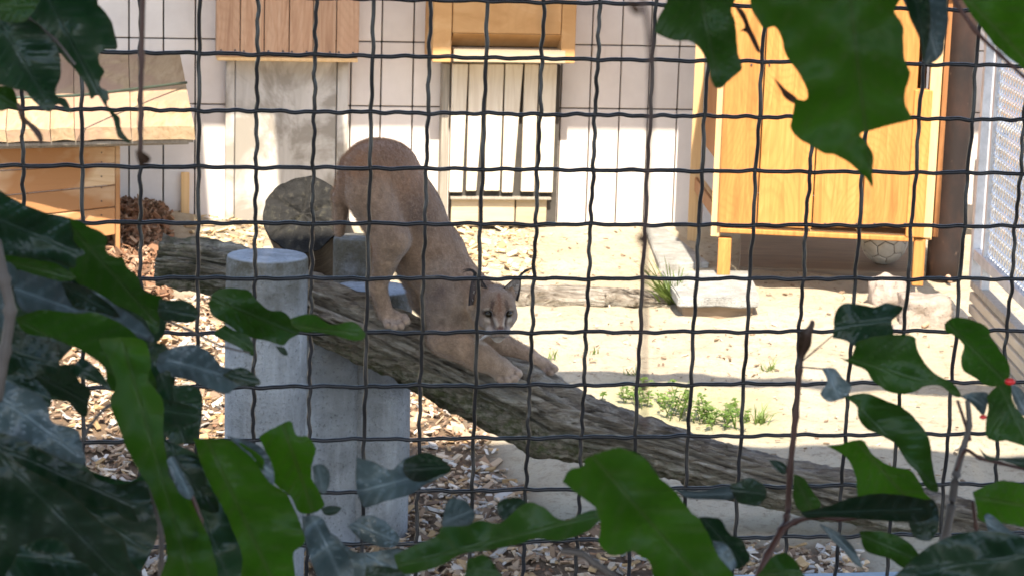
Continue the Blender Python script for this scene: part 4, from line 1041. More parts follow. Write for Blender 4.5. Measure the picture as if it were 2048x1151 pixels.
# ------------------------------------------------------------------ grass and weeds
def blades(name, label, base, n, L, spread, w, mat, group=None, seed=0, lean=(0, 0)):
    rg = random.Random(seed); bm = bmesh.new()
    for _ in range(n):
        a = rg.uniform(0, 6.28); l = L * rg.uniform(.5, 1.1); s = rg.uniform(.35, 1.0) * spread; ww = w * rg.uniform(.6, 1.2)
        b0 = Vector((rg.gauss(0, .012), rg.gauss(0, .012), 0)); d = Vector((math.cos(a) * s + lean[0], math.sin(a) * s + lean[1], 0)); sd = Vector((-math.sin(a), math.cos(a), 0)); prev = None
        for q in range(7):
            t = q / 6; p = b0 + d * l * t + Vector((0, 0, l * (t * 1.0 - t * t * .75 * s))); hw = ww * (1 - t) ** .7 * .5
            cur = (bm.verts.new(p - sd * hw), bm.verts.new(p + sd * hw + Vector((0, 0, hw * .4))))
            if prev: bm.faces.new((prev[0], prev[1], cur[1], cur[0]))
            prev = cur
    return tag(from_bm(name, bm, mat, None, True, base), label, 'grass', group)
blades('grass_tuft', 'green grass tuft arching out beside the concrete slab', gp(1346, 612), 80, .27, .8, .0085, MAT['straw'], seed=3, lean=(-.35, -.1))
for i, (x, y, n, L, lab) in enumerate(((1538, 742, 22, .075, 'tiny lone grass sprout in the sand below the slab'), (1520, 846, 34, .09, 'short grass sprout at the right end of the weeds by the log'), (1262, 752, 18, .06, 'tiny grass sprout on the sand just above the log and left of the weeds'), (1108, 716, 14, .07, 'tiny green sprout right of the caracal forepaw'), (1186, 708, 9, .04, 'smallest sprout on the sand right of the forepaws'))):
    blades('grass_sprout', lab, gp(x, y), n, L, .8, .005, MAT['straw'], 'small sprouts in the sand', seed=20 + i)
def weed(base, h, n, label, seed):
    rg = random.Random(seed); t = thing('weed', label, 'weed', 'leafy weeds behind the log', loc=base); sb = bmesh.new(); lb_ = bmesh.new()
    for _ in range(n):
        a = rg.uniform(0, 6.28); hh = h * rg.uniform(.5, 1.1); off = Vector((rg.gauss(0, .035), rg.gauss(0, .03), 0)); d = Vector((math.cos(a), math.sin(a), 0)) * hh * .35
        pts = [off + d * u + Vector((0, 0, hh * u)) for u in (0, .35, .7, 1)]; tube(pts, [.0018, .0016, .0013, .001], 5, True, sb)
        for k in range(8):
            u = rg.uniform(.25, 1.02); p = off + d * u + Vector((0, 0, hh * u)); b = rg.uniform(0, 6.28); dr = Vector((math.cos(b), math.sin(b), rg.uniform(-.2, .5))).normalized(); l = rg.uniform(.014, .028); sd = dr.cross(Vector((0, 0, 1))).normalized() * l * .3
            v = [lb_.verts.new(x) for x in (p, p + dr * l * .4 + sd + Vector((0, 0, .003)), p + dr * l, p + dr * l * .4 - sd + Vector((0, 0, .003)))]; lb_.faces.new(v)
    from_bm('stems', sb, MAT['weed'], t, True, (0, 0, 0))['kind'] = 'stuff'; from_bm('foliage', lb_, MAT['weed'], t, False, (0, 0, 0))['kind'] = 'stuff'
for i, (x, y, h, n, lab) in enumerate(((1345, 835, .11, 11, 'tallest leafy weed behind the middle of the log'), (1405, 852, .06, 7, 'low spreading weed just right of the tallest weed'), (1460, 858, .075, 7, 'bushy weed at the right of the weed patch'), (1252, 800, .045, 10, 'small low weed at the left edge of the weed patch'), (1395, 838, .06, 7, 'weed in the back of the patch above the log'), (1300, 812, .05, 7, 'thin weed between the patch and the small weed at its left'), (1490, 838, .05, 6, 'thin weed at the upper right of the patch'), (1365, 800, .035, 5, 'very small weed standing behind the tallest weed'), (1290, 775, .03, 4, 'seedling above the left end of the weed patch'), (1440, 815, .03, 4, 'seedling above the bushy weed'))):
    weed(gp(x, y), h, n, lab, 40 + i)
# ------------------------------------------------------------------ woven wire fence
MY, ML, MO, MS, MV = R(9.0529), R(-1.67), Vector((.01936, 2.12302, CAM_H - .4034)), .05, .049648
mu = Vector((math.cos(MY), math.sin(MY), 0)); mv = Vector((-math.sin(ML) * math.sin(MY), math.sin(ML) * math.cos(MY), math.cos(ML))); mn = mu.cross(mv).normalized()
if mn.y > 0: mn = -mn
fence = thing('wire_fence', 'dark woven wire mesh fence in front of the whole enclosure', 'fence', loc=MO)
rw = .00188
rgf = random.Random(5)
def crimp(k, u, ph):                           # over and under, plus the small waves between the crossings
    return math.cos(math.pi * u) * rw * .95 * (1 if k % 2 else -1), (.00045 + .00025 * math.sin(ph * 3)) * math.sin(2 * math.pi * u * (2.4 + .2 * math.sin(ph * 5)) + ph + .6 * math.sin(u * .7 + ph)) + .0005 * math.sin(2 * math.pi * u * 1.3 + ph * 2)
for k in range(-11, 12):
    ph = rgf.uniform(0, 6.28); pts = []
    for q in range(-9 * 12, 9 * 12 + 1):
        u = q / 12; d, w = crimp(k, u, ph); pts.append(mu * (k * MS + w) + mv * (u * MV) + mn * d)
    from_bm('upright_wire', tube(pts, [rw] * len(pts), 8), MAT['wire'], fence, True, (0, 0, 0))
for k in range(-9, 10):
    ph = rgf.uniform(0, 6.28); pts = []
    for q in range(-12 * 12, 12 * 12 + 1):
        u = q / 12; d, w = crimp(k + 1, u, ph); pts.append(mu * (u * MS) + mv * (k * MV + w) + mn * -d)
    from_bm('cross_wire', tube(pts, [rw] * len(pts), 8), MAT['wire'], fence, True, (0, 0, 0))
yr = MO.y
rb = onplane(1350, 1150, MO, mn) - MO; vb = rb.dot(mv)
P = []
for v_ in (vb - .05, vb - .0035):
    for (u_, n_) in ((-.62, -.012), (.62, -.012), (.62, .014), (-.62, .014)): P.append(MO + mu * u_ + mv * v_ + mn * n_)
hexa('bottom_rail', P, MAT['rail'], fence, .003)
for u_ in (-.62, .62):
    P = [MO + mu * (u_ + a) + mv * v_ + mn * n_ for v_ in (-MO.z + .0, .75) for a, n_ in ((-.03, -.02), (.03, -.02), (.03, .02), (-.03, .02))]
    hexa('fence_post', P, MAT['rail'], fence, .003)
# made-up boarded roof, unseen overhead, added to shade the fence, leaves and log
RH, ROOF_Y = 3.2, 4.4
roof = thing('shade_roof', 'unseen boarded roof added overhead for shade', 'roof', loc=(0, 0, RH))
for i in range(14):
    x0 = -3.5 + i * .5
    hexa('board', [(x0, -1.6, RH), (x0 + .498, -1.6, RH), (x0 + .498, ROOF_Y, RH), (x0, ROOF_Y, RH), (x0, -1.6, RH + .03), (x0 + .498, -1.6, RH + .03), (x0 + .498, ROOF_Y, RH + .03), (x0, ROOF_Y, RH + .03)], MAT['greypost'], roof, 0)
hexa('beam', [(.22, 5.17, RH), (3.45, 5.17, RH), (3.45, 5.25, RH), (.22, 5.25, RH), (.22, 5.17, RH + .1), (3.45, 5.17, RH + .1), (3.45, 5.25, RH + .1), (.22, 5.25, RH + .1)], MAT['greypost'], roof, 0)  # unseen beam added to cast the thin shadow strip on the sand
hexa('beam', [(3.36, ROOF_Y + .002, RH), (3.44, ROOF_Y + .002, RH), (3.44, 5.168, RH), (3.36, 5.168, RH), (3.36, ROOF_Y + .002, RH + .1), (3.44, ROOF_Y + .002, RH + .1), (3.44, 5.168, RH + .1), (3.36, 5.168, RH + .1)], MAT['greypost'], roof, 0)
for x0 in (-3.3, 3.2):
    hexa('roof_post', [(x0, 2.2, -.1), (x0 + .1, 2.2, -.1), (x0 + .1, 2.3, -.1), (x0, 2.3, -.1), (x0, 2.2, RH - .002), (x0 + .1, 2.2, RH - .002), (x0 + .1, 2.3, RH - .002), (x0, 2.3, RH - .002)], MAT['greypost'], roof, 0)
#<LEAF>
# ------------------------------------------------------------------ climbing plants between the viewer and the fence
def crop(ox, oy, sc, pts): return [(ox + x / sc, oy + y / sc) for x, y in pts]
def densify(poly, step):
    sp_ = spline(list(poly) + [poly[0]], 6); out = [np.array(sp_[0])]
    for p in sp_[1:]:
        if np.hypot(*(p - out[-1])) > step: out.append(np.array(p))
    if np.hypot(*(out[-1] - out[0])) < step * .7: out.pop()
    return out
def leaf(par, poly, d, mat, axis=None, curl=3.0, tilt=(0, 0), wav=.004, seed=0, rag=2.2):
    """outline in photo pixels taken at distance d, then bent in depth; returns the leaf with its midrib"""
    rg = random.Random(seed + 991); pl = densify(poly, 5.0)
    c = sum(pl) / len(pl)
    pl = [p + (p - c) / max(np.hypot(*(p - c)), 1) * rag * (noise.noise(Vector((p[0] * .045, p[1] * .045, seed))) * 1.2 + .7 * noise.noise(Vector((p[0] * .14, p[1] * .14, seed + 9)))) for p in pl]
    A = np.array(pl); 
    if axis is None:
        u_, s_, vt = np.linalg.svd(A - c); ax_ = vt[0]; pr = (A - c) @ ax_; a0, a1 = c + ax_ * pr.min(), c + ax_ * pr.max()
        if a0[1] > a1[1]: a0, a1 = a1, a0
    else: a0, a1 = np.array(axis[0], float), np.array(axis[1], float)
    ax_ = (a1 - a0) / np.hypot(*(a1 - a0)); pe = np.array((-ax_[1], ax_[0])); Ln = np.hypot(*(a1 - a0))
    x0, y0 = A.min(0); x1, y1 = A.max(0); st_ = max(7.5, (x1 - x0 + y1 - y0) / 46); pts = [Vector(p) for p in pl]; grid = []
    for j, y in enumerate(np.arange(y0, y1, st_ * .87)):
        for x in np.arange(x0 + (st_ / 2 if j % 2 else 0), x1, st_): grid.append((x + rg.uniform(-1, 1), y + rg.uniform(-1, 1)))
    G = np.array(grid); ins = inside([tuple(p) for p in pl], G[:, 0], G[:, 1]); G = G[ins]
    if len(G): 
        dm = np.min(np.hypot(G[:, None, 0] - A[None, :, 0], G[:, None, 1] - A[None, :, 1]), 1); G = G[dm > 3.2]
    n0 = len(pts); G = [tuple(p) for p in G if abs((p - a0) @ pe) > 6]
    ax_pts = [a0 + ax_ * t + pe * o for t in np.arange(8, Ln - 8, 8.0) for o in (-5.5, 0, 5.5)]; AP = np.array(ax_pts).reshape(-1, 2)
    if len(AP):
        ok = inside([tuple(p) for p in pl], AP[:, 0], AP[:, 1]) & (np.min(np.hypot(AP[:, None, 0] - A[None, :, 0], AP[:, None, 1] - A[None, :, 1]), 1) > 3.5); G += [tuple(p) for p in AP[ok]]
    pts += [Vector(p) for p in G]
    vs, es, fs, *_ = geometry.delaunay_2d_cdt(pts, [(i, (i + 1) % n0) for i in range(n0)], [], 1, 1e-4)
    mpp = d / F_PX; V, T = [], []
    for v in vs:
        p = np.array((v.x, v.y)); t = (p - a0) @ ax_; w = (p - a0) @ pe; wm, tm = w * mpp, (t - Ln / 2) * mpp
        side_ = abs(w) + .0; vein = math.exp(-(w / 4.6) ** 2)
        ph = (t - side_ * .75) / max(Ln, 1) * 7.0; sv = math.exp(-(((ph - round(ph)) / .11) ** 2)) * (side_ > 2)
        vein = max(vein, .6 * sv)
        dz = 1.8 * curl * wm * wm + tilt[0] * wm + tilt[1] * tm + 1.5 * wav * noise.noise(Vector((p[0] * .014, p[1] * .014, seed * 1.7))) * 1.6 - .0014 * vein + .10 * abs(wm) * math.sin(ph * 6.283) * .12
        V.append(tuple(atY(p[0], p[1], d + dz)))
        em = float(np.min(np.hypot(A[:, 0] - p[0], A[:, 1] - p[1]))); T.append((vein, max(0, 1 - em / 5), 0))
    me = mesh_np('leaf', np.array(V), [f for f in fs], np.array(T))
    o = from_me('leaf', me, MAT[mat], par, True)
    return o, (a0, a1)
def stem(par, pts, r0, r1, mat='twig', name='stem'):
    P3 = [atY(*p) for p in pts]; sp_ = [Vector(tuple(p)) for p in spline([tuple(p) for p in P3], 6)]; n_ = len(sp_)
    rr = [r0 + (r1 - r0) * i / (n_ - 1) for i in range(n_)]
    for i in range(n_):                        # leaf joints swell
        if i % 6 == 0 and 0 < i < n_ - 1: rr[i] *= 1.35
    return from_bm(name, tube(sp_, rr, 8), MAT[mat], par, True)
def plant(label, loc): return thing('climbing_plant', label, 'plant', None, loc)
_seed = [0]
def lf(par, poly, d, mat='leaf', **k):
    _seed[0] += 1; k.setdefault('curl', random.uniform(-3, 4)); k.setdefault('tilt', (random.uniform(-.5, .5), random.uniform(-.5, .5)))
    return leaf(par, poly, d, mat, seed=_seed[0], **k)

# --- upper left
tl = plant('lobed dark leaves hanging into the top left corner', atY(0, -80, 1.3)); c1 = lambda p: crop(0, 0, 2.8775, p)
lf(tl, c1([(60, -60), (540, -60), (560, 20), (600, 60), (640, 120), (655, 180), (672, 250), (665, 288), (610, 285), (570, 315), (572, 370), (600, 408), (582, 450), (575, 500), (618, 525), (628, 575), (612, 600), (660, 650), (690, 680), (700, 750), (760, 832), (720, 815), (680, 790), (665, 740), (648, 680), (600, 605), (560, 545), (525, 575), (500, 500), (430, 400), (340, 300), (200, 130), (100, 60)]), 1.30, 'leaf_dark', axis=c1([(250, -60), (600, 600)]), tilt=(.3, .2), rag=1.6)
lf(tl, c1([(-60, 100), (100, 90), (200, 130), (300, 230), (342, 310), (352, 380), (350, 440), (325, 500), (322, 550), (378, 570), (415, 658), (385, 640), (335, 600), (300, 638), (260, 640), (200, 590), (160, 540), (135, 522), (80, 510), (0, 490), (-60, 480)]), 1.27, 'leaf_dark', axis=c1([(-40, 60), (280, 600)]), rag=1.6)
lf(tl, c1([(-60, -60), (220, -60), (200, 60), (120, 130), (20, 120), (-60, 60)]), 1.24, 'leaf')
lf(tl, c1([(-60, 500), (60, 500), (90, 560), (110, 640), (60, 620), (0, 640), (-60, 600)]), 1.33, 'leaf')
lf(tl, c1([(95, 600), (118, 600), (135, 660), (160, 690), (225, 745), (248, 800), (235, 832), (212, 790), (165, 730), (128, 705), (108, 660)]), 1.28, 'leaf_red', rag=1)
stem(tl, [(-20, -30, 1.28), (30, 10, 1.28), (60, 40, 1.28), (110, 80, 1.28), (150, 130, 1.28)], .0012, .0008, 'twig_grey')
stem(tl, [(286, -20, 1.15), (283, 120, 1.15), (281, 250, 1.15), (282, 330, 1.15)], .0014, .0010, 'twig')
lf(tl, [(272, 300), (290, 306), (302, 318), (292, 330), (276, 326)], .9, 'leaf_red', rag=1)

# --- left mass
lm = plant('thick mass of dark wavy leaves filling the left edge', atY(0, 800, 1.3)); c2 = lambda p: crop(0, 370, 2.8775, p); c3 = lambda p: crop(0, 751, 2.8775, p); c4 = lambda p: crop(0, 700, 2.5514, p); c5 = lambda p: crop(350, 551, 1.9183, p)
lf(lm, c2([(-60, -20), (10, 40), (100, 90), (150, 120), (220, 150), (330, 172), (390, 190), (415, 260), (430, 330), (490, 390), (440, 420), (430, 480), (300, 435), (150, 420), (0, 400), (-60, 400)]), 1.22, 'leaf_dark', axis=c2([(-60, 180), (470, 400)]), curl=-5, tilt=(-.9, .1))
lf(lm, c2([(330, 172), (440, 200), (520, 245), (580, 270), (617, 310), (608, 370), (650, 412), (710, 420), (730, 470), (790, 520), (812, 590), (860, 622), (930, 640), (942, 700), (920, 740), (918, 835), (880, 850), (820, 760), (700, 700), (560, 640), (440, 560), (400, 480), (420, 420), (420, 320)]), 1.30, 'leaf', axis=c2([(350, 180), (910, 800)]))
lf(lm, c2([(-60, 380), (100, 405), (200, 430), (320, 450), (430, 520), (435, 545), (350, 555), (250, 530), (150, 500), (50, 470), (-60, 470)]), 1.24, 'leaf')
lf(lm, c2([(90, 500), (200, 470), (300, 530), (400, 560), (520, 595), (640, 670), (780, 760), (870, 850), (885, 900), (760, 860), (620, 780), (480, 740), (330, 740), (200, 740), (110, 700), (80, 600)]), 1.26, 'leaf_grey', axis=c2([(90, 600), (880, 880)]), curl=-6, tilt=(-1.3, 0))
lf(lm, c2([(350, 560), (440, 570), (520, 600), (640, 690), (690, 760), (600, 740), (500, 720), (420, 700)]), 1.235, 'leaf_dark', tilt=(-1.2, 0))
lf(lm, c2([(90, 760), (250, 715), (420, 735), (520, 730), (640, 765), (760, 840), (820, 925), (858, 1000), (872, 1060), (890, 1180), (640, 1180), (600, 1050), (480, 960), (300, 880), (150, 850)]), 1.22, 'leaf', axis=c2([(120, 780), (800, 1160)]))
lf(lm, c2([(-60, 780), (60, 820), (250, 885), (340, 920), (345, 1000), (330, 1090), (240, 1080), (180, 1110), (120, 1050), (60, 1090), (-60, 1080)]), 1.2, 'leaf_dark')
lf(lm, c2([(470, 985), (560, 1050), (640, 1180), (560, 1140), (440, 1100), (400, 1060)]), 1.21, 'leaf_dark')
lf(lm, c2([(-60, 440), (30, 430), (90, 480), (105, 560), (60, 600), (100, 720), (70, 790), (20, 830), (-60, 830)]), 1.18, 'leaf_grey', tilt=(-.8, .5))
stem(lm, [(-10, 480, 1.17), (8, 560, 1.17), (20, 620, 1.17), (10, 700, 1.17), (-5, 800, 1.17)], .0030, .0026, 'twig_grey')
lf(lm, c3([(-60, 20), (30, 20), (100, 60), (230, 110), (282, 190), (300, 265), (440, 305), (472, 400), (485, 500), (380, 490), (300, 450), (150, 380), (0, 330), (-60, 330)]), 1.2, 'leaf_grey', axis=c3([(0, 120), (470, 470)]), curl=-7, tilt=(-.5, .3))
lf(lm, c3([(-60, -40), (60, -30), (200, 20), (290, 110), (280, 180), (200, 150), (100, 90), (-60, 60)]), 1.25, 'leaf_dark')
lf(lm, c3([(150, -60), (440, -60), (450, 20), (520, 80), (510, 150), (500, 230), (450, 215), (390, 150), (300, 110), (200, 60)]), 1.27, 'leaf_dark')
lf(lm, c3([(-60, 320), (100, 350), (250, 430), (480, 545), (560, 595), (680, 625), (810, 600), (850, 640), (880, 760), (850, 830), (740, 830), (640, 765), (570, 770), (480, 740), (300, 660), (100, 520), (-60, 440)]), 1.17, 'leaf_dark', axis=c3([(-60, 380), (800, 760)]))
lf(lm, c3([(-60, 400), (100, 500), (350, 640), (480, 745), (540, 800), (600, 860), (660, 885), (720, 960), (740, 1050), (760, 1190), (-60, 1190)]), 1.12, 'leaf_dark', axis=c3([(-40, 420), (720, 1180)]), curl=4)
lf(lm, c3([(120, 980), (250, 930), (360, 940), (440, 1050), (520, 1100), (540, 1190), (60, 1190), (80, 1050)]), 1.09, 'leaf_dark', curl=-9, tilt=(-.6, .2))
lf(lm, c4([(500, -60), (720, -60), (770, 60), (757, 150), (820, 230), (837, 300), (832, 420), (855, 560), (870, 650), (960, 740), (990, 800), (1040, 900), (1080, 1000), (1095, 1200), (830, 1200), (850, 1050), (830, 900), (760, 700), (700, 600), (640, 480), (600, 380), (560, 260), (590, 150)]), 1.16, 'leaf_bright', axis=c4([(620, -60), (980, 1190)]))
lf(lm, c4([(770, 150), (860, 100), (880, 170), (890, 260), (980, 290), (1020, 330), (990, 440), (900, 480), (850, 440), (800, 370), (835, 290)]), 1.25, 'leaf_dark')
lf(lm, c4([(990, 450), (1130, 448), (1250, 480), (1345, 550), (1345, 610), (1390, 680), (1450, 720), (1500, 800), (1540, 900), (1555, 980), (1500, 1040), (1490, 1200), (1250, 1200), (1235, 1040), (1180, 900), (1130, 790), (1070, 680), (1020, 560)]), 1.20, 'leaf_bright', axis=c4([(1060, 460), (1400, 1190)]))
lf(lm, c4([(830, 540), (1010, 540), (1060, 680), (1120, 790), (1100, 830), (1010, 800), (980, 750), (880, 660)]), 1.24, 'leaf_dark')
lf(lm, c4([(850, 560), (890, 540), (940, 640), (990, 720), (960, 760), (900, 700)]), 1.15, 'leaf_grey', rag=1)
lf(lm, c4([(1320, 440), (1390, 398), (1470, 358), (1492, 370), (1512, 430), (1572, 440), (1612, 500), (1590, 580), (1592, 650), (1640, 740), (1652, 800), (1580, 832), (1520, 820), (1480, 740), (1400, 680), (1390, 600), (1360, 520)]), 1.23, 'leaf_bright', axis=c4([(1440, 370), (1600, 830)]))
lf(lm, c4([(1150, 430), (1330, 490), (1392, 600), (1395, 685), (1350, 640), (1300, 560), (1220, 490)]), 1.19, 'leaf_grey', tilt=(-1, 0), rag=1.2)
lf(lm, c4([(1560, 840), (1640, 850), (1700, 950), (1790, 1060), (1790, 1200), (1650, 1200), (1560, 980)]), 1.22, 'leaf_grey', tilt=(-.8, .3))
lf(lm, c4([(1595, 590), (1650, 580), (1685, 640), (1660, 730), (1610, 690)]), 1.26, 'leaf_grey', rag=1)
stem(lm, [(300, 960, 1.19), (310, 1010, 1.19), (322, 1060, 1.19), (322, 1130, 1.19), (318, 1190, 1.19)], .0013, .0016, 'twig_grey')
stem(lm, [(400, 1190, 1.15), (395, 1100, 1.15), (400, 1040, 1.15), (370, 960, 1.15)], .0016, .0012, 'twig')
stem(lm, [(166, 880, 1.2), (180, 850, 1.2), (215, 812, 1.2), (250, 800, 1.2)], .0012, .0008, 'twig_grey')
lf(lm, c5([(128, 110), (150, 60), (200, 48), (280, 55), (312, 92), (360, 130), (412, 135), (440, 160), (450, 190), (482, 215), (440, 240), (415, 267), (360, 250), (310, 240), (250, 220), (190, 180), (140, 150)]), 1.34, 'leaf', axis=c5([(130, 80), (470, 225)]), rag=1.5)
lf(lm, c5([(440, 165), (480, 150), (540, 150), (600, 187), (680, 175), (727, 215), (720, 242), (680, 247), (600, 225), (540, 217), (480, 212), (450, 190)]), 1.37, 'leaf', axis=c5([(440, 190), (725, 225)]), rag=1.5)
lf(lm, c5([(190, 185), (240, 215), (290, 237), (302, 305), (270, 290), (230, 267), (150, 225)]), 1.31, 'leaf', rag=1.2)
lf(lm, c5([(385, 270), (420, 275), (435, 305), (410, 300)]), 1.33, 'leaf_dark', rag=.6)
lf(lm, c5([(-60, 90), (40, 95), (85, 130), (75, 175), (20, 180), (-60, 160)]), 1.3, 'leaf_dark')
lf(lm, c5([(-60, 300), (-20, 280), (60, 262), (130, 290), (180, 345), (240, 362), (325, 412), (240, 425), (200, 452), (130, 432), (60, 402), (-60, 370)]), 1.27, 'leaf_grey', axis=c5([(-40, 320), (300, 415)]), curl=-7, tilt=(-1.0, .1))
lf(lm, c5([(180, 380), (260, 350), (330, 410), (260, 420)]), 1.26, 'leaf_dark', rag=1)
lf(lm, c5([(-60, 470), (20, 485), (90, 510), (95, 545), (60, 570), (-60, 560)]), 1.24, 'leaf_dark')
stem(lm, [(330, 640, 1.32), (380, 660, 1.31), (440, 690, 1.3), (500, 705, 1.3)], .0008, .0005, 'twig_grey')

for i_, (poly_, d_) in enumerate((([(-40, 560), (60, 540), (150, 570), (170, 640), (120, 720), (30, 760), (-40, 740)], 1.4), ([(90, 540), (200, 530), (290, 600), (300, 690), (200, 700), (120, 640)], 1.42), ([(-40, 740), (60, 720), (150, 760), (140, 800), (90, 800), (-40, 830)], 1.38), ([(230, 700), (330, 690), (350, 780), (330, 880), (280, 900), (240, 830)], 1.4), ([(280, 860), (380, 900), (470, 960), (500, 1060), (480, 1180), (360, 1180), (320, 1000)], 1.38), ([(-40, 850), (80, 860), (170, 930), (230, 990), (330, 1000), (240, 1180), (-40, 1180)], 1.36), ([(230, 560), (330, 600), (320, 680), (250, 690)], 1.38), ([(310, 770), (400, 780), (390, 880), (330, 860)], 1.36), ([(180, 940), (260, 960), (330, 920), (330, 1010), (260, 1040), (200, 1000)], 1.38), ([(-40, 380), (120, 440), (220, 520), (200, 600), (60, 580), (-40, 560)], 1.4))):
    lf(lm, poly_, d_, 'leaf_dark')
# --- lower middle
bm_ = plant('dark leaves reaching up along the bottom middle of the fence', atY(900, 1200, 1.3)); c6 = lambda p: crop(750, 851, 3.4133, p); c7 = lambda p: crop(1250, 851, 3.4133, p)
lf(bm_, c5([(697, 695), (760, 712), (830, 742), (880, 700), (950, 680), (1000, 690), (1062, 740), (1020, 770), (960, 800), (900, 840), (820, 860), (760, 880), (720, 882), (695, 800)]), 1.36, 'leaf_grey', axis=c5([(1050, 740), (700, 830)]), curl=-8, tilt=(.7, 0))
lf(bm_, c5([(880, 705), (950, 678), (1005, 690), (1062, 742), (1000, 770), (930, 790), (880, 760)]), 1.35, 'leaf_dark', rag=1.4)
lf(bm_, c5([(660, 960), (720, 920), (790, 930), (862, 1000), (830, 1042), (760, 1030), (700, 1000)]), 1.33, 'leaf_grey', tilt=(-.7, .3))
lf(bm_, c5([(490, 915), (560, 958), (620, 1000), (700, 1060), (860, 1045), (920, 1100), (850, 1200), (600, 1200), (540, 1080), (490, 990)]), 1.28, 'leaf_grey', axis=c5([(500, 930), (880, 1150)]), curl=-6)
lf(bm_, c5([(560, 890), (600, 880), (640, 890), (610, 915), (575, 915)]), 1.32, 'leaf_dark', rag=.7)
lf(bm_, c6([(130, 880), (250, 820), (420, 750), (460, 690), (620, 680), (720, 640), (850, 660), (1000, 540), (1080, 520), (1160, 560), (1230, 620), (1310, 640), (1400, 600), (1500, 570), (1565, 590), (1500, 680), (1400, 740), (1250, 782), (1100, 770), (950, 812), (750, 850), (600, 870), (430, 960), (200, 1010), (150, 950)]), 1.22, 'leaf', axis=c6([(1540, 600), (160, 950)]))
lf(bm_, c6([(465, 600), (510, 500), (600, 500), (650, 540), (682, 600), (640, 690), (560, 700), (460, 700)]), 1.25, 'leaf_grey', tilt=(-.8, 0))
lf(bm_, c6([(825, 545), (870, 500), (970, 488), (1030, 520), (980, 600), (900, 650), (850, 610)]), 1.24, 'leaf_dark')
lf(bm_, c6([(640, 900), (750, 878), (820, 960), (880, 1080), (600, 1100), (620, 980)]), 1.16, 'leaf')
lf(bm_, c6([(-60, 950), (100, 960), (200, 1010), (180, 1120), (-60, 1120)]), 1.18, 'leaf_dark')
lf(bm_, [(1125, 962), (1140, 939), (1166, 930), (1172, 915), (1207, 901), (1242, 895), (1272, 907), (1292, 921), (1320, 956), (1353, 983), (1376, 1015), (1400, 1038), (1420, 1075), (1440, 1115), (1465, 1145), (1475, 1190), (1330, 1190), (1300, 1125), (1280, 1112), (1262, 1100), (1242, 1108), (1219, 1108), (1198, 1085), (1201, 1050), (1190, 1015), (1166, 995), (1140, 975)], 1.12, 'leaf_bright', axis=[(1180, 905), (1420, 1180)], tilt=(.2, .3))
lf(bm_, c7([(-40, 160), (60, 170), (140, 220), (240, 350), (200, 330), (60, 270), (-40, 250)]), 1.15, 'leaf')
lf(bm_, c7([(500, 620), (640, 628), (690, 700), (725, 745), (790, 765), (852, 890), (800, 965), (730, 965), (640, 880), (560, 760)]), 1.2, 'leaf_dark')
lf(bm_, c7([(600, 780), (680, 800), (740, 880), (760, 960), (690, 990), (620, 900)]), 1.18, 'leaf_grey', rag=1.3)
lf(bm_, c7([(720, 400), (850, 355), (950, 400), (965, 480), (900, 545), (790, 525), (740, 470)]), 1.3, 'leaf_dark')
lf(bm_, c7([(340, 430), (520, 440), (700, 410), (790, 440), (740, 500), (560, 500), (420, 490)]), 1.3, 'leaf_grey', tilt=(-1.2, 0), rag=1)
stem(bm_, [(1122, 1100, 1.2), (1160, 1105, 1.2), (1190, 1125, 1.2), (1240, 1160, 1.2)], .0016, .0020, 'twig_grey')

# --- right
rp = plant('curled leaves and red brown twigs at the right edge in front of the fence', atY(1700, 1200, 1.3)); c8 = lambda p: crop(1600, 580, 2.5692, p)
stem(rp, [(1625, 640, 1.35), (1606, 700, 1.35), (1600, 740, 1.35), (1592, 830, 1.35), (1580, 940, 1.35), (1574, 1030, 1.35), (1562, 1060, 1.34), (1535, 1110, 1.33), (1505, 1180, 1.32)], .0011, .0024)
lf(rp, [(1598, 730), (1596, 690), (1600, 665), (1612, 655), (1630, 640), (1624, 670), (1622, 690), (1608, 715), (1602, 735)], 1.34, 'leaf_red', rag=.6)
stem(rp, [(1606, 720, 1.35), (1630, 700, 1.35), (1665, 670, 1.35)], .0005, .0003)
stem(rp, [(1565, 1058, 1.34), (1590, 1042, 1.34), (1630, 1032, 1.33), (1680, 1036, 1.32), (1740, 1030, 1.31)], .0018, .0014)
stem(rp, [(1275, -40, .5), (1300, 80, .5), (1300, 250, .5), (1290, 480, .5), (1290, 640, .5), (1288, 760, .5), (1290, 860, .5)], .0006, .0003)
lf(rp, [(1270, 475), (1280, 468), (1290, 468), (1305, 476), (1292, 484), (1280, 490)], .5, 'leaf_red', rag=.5)
lf(rp, [(1255, 0), (1266, 2), (1284, 22), (1276, 30), (1262, 22)], .52, 'leaf_red', rag=.5)
lf(rp, c8([(168, 245), (180, 120), (215, 70), (280, 68), (380, 85), (440, 63), (480, 70), (532, 90), (500, 130), (470, 160), (480, 220), (440, 280), (300, 292), (230, 255)]), 1.36, 'leaf_dark', rag=1.2)
lf(rp, c8([(200, 343), (255, 350), (285, 285), (300, 260), (440, 228), (580, 233), (600, 290), (640, 370), (700, 430), (790, 480), (832, 545), (790, 540), (720, 490), (640, 493), (590, 522), (530, 530), (470, 525), (410, 490), (370, 460), (340, 410), (270, 380)]), 1.34, 'leaf', axis=c8([(230, 340), (820, 530)]), rag=1.4)
lf(rp, c8([(110, 400), (150, 395), (185, 405), (220, 450), (265, 490), (240, 545), (200, 560), (150, 572), (103, 530), (140, 470)]), 1.33, 'leaf_grey', rag=1)
stem(rp, [(1602, 733, 1.35), (1625, 735, 1.34), (1660, 738, 1.33)], .0005, .0004)
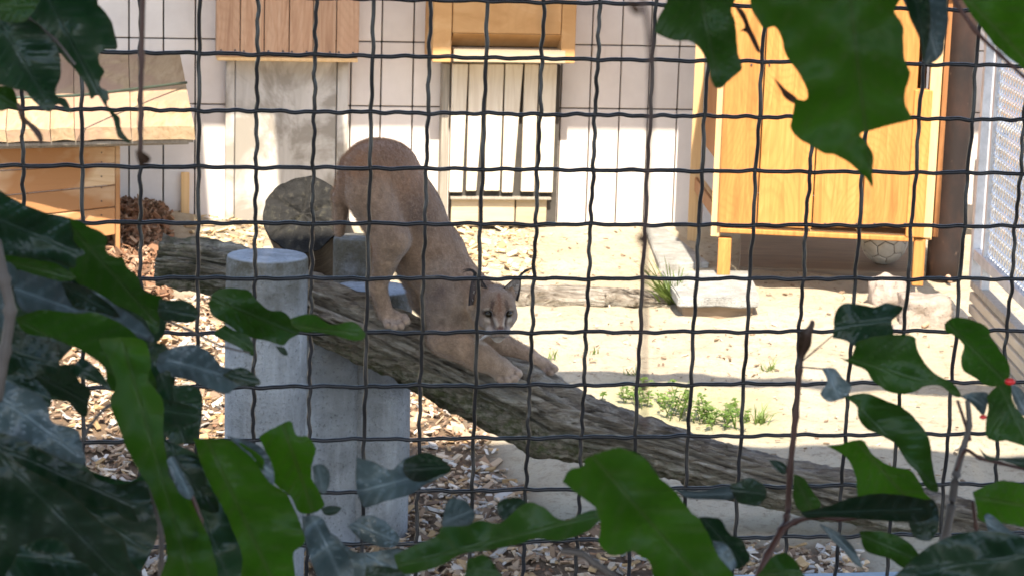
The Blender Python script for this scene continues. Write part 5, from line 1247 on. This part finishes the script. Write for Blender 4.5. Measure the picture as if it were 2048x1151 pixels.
lf(rp, c8([(225, 545), (300, 530), (350, 528), (450, 568), (540, 608), (620, 690), (662, 760), (677, 860), (692, 950), (712, 1035), (650, 1012), (600, 930), (550, 880), (490, 790), (410, 740), (340, 710), (298, 650), (292, 595)]), 1.32, 'leaf', axis=c8([(250, 545), (700, 1020)]), rag=1.4)
lf(rp, c8([(135, 797), (200, 790), (290, 768), (332, 775), (372, 840), (470, 900), (560, 920), (600, 960), (642, 1040), (655, 1085), (330, 1105), (288, 960), (240, 860)]), 1.29, 'leaf_bright', axis=c8([(300, 780), (560, 1080)]), rag=1.4)
lf(rp, c7([(1190, 590), (1400, 540), (1500, 500), (1620, 470), (1800, 462), (2060, 510), (2070, 640), (1800, 650), (1600, 630), (1400, 622), (1250, 630)]), 1.25, 'leaf_dark', axis=c7([(1200, 600), (2060, 570)]), curl=-9, tilt=(-1.2, 0))
lf(rp, c8([(742, 172), (790, 138), (880, 150), (962, 190), (982, 240), (1032, 310), (1072, 370), (1077, 430), (1050, 485), (960, 490), (900, 450), (840, 410), (828, 340), (842, 280), (790, 230), (748, 210)]), 1.38, 'leaf', axis=c8([(760, 170), (1060, 470)]), rag=1.3)
lf(rp, c8([(958, 545), (1000, 500), (1080, 478), (1092, 560), (1150, 650), (1220, 720), (1220, 810), (1080, 775), (968, 762), (955, 680), (968, 600)]), 1.33, 'leaf', axis=c8([(1030, 490), (1180, 800)]))
lf(rp, c8([(1085, 480), (1130, 500), (1170, 560), (1190, 640), (1140, 640), (1095, 560)]), 1.35, 'leaf_grey', rag=1)
lf(rp, c8([(820, 540), (900, 520), (970, 530), (960, 590), (940, 640), (880, 580)]), 1.34, 'leaf_grey', rag=1)
lf(rp, c8([(915, 800), (960, 845), (1040, 862), (1220, 860), (1220, 930), (1160, 918), (1050, 875), (960, 868)]), 1.3, 'leaf_dark', rag=1)
lf(rp, c8([(885, 1035), (960, 1000), (1050, 978), (1160, 1000), (1240, 1060), (1240, 1220), (1080, 1200), (930, 1180), (905, 1100)]), 1.27, 'leaf_bright')
lf(rp, crop(1448, 600, 2.0883, [(1085, 900), (1110, 890), (1200, 960), (1290, 1000), (1290, 1070), (1200, 1040), (1120, 1000)]), 1.26, 'leaf_grey', rag=1)
stem(rp, [(1935, 800, 1.33), (1938, 850, 1.33), (1925, 900, 1.33), (1912, 950, 1.32), (1903, 1010, 1.32), (1890, 1080, 1.31), (1880, 1180, 1.3)], .0014, .0030, 'twig_grey')
stem(rp, [(1912, 940, 1.32), (1930, 900, 1.32), (1960, 915, 1.31), (2000, 925, 1.31), (2060, 940, 1.3)], .0012, .0008)
stem(rp, [(1915, 800, 1.33), (1935, 860, 1.33), (1940, 880, 1.33)], .0009, .0011)
stem(rp, [(1945, 1000, 1.3), (1952, 1050, 1.3), (1960, 1100, 1.3), (1985, 1180, 1.3)], .0010, .0012)
for x, y, r_ in ((2020, 762, .0021), (1966, 833, .0014)):
    bm = bmesh.new(); bmesh.ops.create_uvsphere(bm, u_segments=12, v_segments=8, radius=r_)
    for v in bm.verts: v.co.x *= 1.5
    from_bm('bud', bm, MAT['bud'], rp, True, atY(x, y, 1.32) - Vector(rp.location))
lf(rp, c7([(1600, 720), (1750, 718), (1900, 770), (1990, 850), (2012, 945), (1900, 965), (1800, 900), (1650, 855)]), 1.28, 'leaf')
lf(rp, c7([(1325, 665), (1400, 695), (1480, 740), (1560, 830), (1625, 965), (1560, 935), (1490, 850), (1400, 765)]), 1.3, 'leaf_grey', rag=1)
lf(rp, c7([(975, 228), (1060, 240), (1105, 280), (1092, 332), (1040, 305)]), 1.35, 'leaf_dark', rag=1)
lf(rp, c7([(1155, 330), (1225, 360), (1270, 430), (1340, 545), (1210, 585), (1150, 500)]), 1.33, 'leaf', rag=1.2)
lf(rp, c7([(930, 985), (1010, 888), (1090, 868), (1150, 900), (1200, 980), (1250, 1120), (880, 1120)]), 1.2, 'leaf')
lf(rp, [(1790, 1150), (1860, 1090), (1960, 1060), (2070, 1090), (2070, 1190), (1760, 1190)], 1.15, 'leaf_dark')
lf(rp, crop(1448, 600, 2.0883, [(760, 850), (870, 830), (900, 900), (870, 1000), (790, 980)]), 1.27, 'leaf_dark')

# --- upper right
tr = plant('large bright edged leaves hanging into the top right over the cabinet', atY(1700, -80, 1.2)); c9 = lambda p: crop(1250, 0, 2.8767, p); ca_ = lambda p: crop(1348, 0, 1.9186, p)
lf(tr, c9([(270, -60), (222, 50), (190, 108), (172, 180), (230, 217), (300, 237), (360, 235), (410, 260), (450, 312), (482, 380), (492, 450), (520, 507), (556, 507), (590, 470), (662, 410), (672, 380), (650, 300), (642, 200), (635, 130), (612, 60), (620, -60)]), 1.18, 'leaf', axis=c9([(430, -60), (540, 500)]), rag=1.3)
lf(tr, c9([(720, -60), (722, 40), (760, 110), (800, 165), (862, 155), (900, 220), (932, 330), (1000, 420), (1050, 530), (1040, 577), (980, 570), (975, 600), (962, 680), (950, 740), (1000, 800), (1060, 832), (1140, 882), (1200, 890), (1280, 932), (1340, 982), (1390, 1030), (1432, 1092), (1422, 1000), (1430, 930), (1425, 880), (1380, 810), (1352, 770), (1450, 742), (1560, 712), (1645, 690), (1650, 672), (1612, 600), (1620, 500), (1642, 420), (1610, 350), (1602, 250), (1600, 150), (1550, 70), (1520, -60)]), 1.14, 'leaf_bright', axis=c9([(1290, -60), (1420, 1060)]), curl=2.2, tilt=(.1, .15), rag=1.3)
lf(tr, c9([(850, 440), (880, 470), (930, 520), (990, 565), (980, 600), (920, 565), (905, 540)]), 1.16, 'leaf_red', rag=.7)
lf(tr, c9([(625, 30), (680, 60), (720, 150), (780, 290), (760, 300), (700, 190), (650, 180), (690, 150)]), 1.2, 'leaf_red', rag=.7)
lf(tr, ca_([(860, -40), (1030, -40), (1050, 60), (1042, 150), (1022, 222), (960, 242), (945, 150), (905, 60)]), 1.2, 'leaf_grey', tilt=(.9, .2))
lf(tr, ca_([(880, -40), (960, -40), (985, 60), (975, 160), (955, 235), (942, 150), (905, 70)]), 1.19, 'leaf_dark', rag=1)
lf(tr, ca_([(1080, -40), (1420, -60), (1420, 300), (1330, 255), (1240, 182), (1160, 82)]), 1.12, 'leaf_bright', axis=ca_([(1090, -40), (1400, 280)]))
stem(tr, [(1895, -20, 1.11), (1950, 60, 1.11), (2000, 110, 1.11), (2060, 165, 1.11)], .0011, .0009)
#</LEAF>
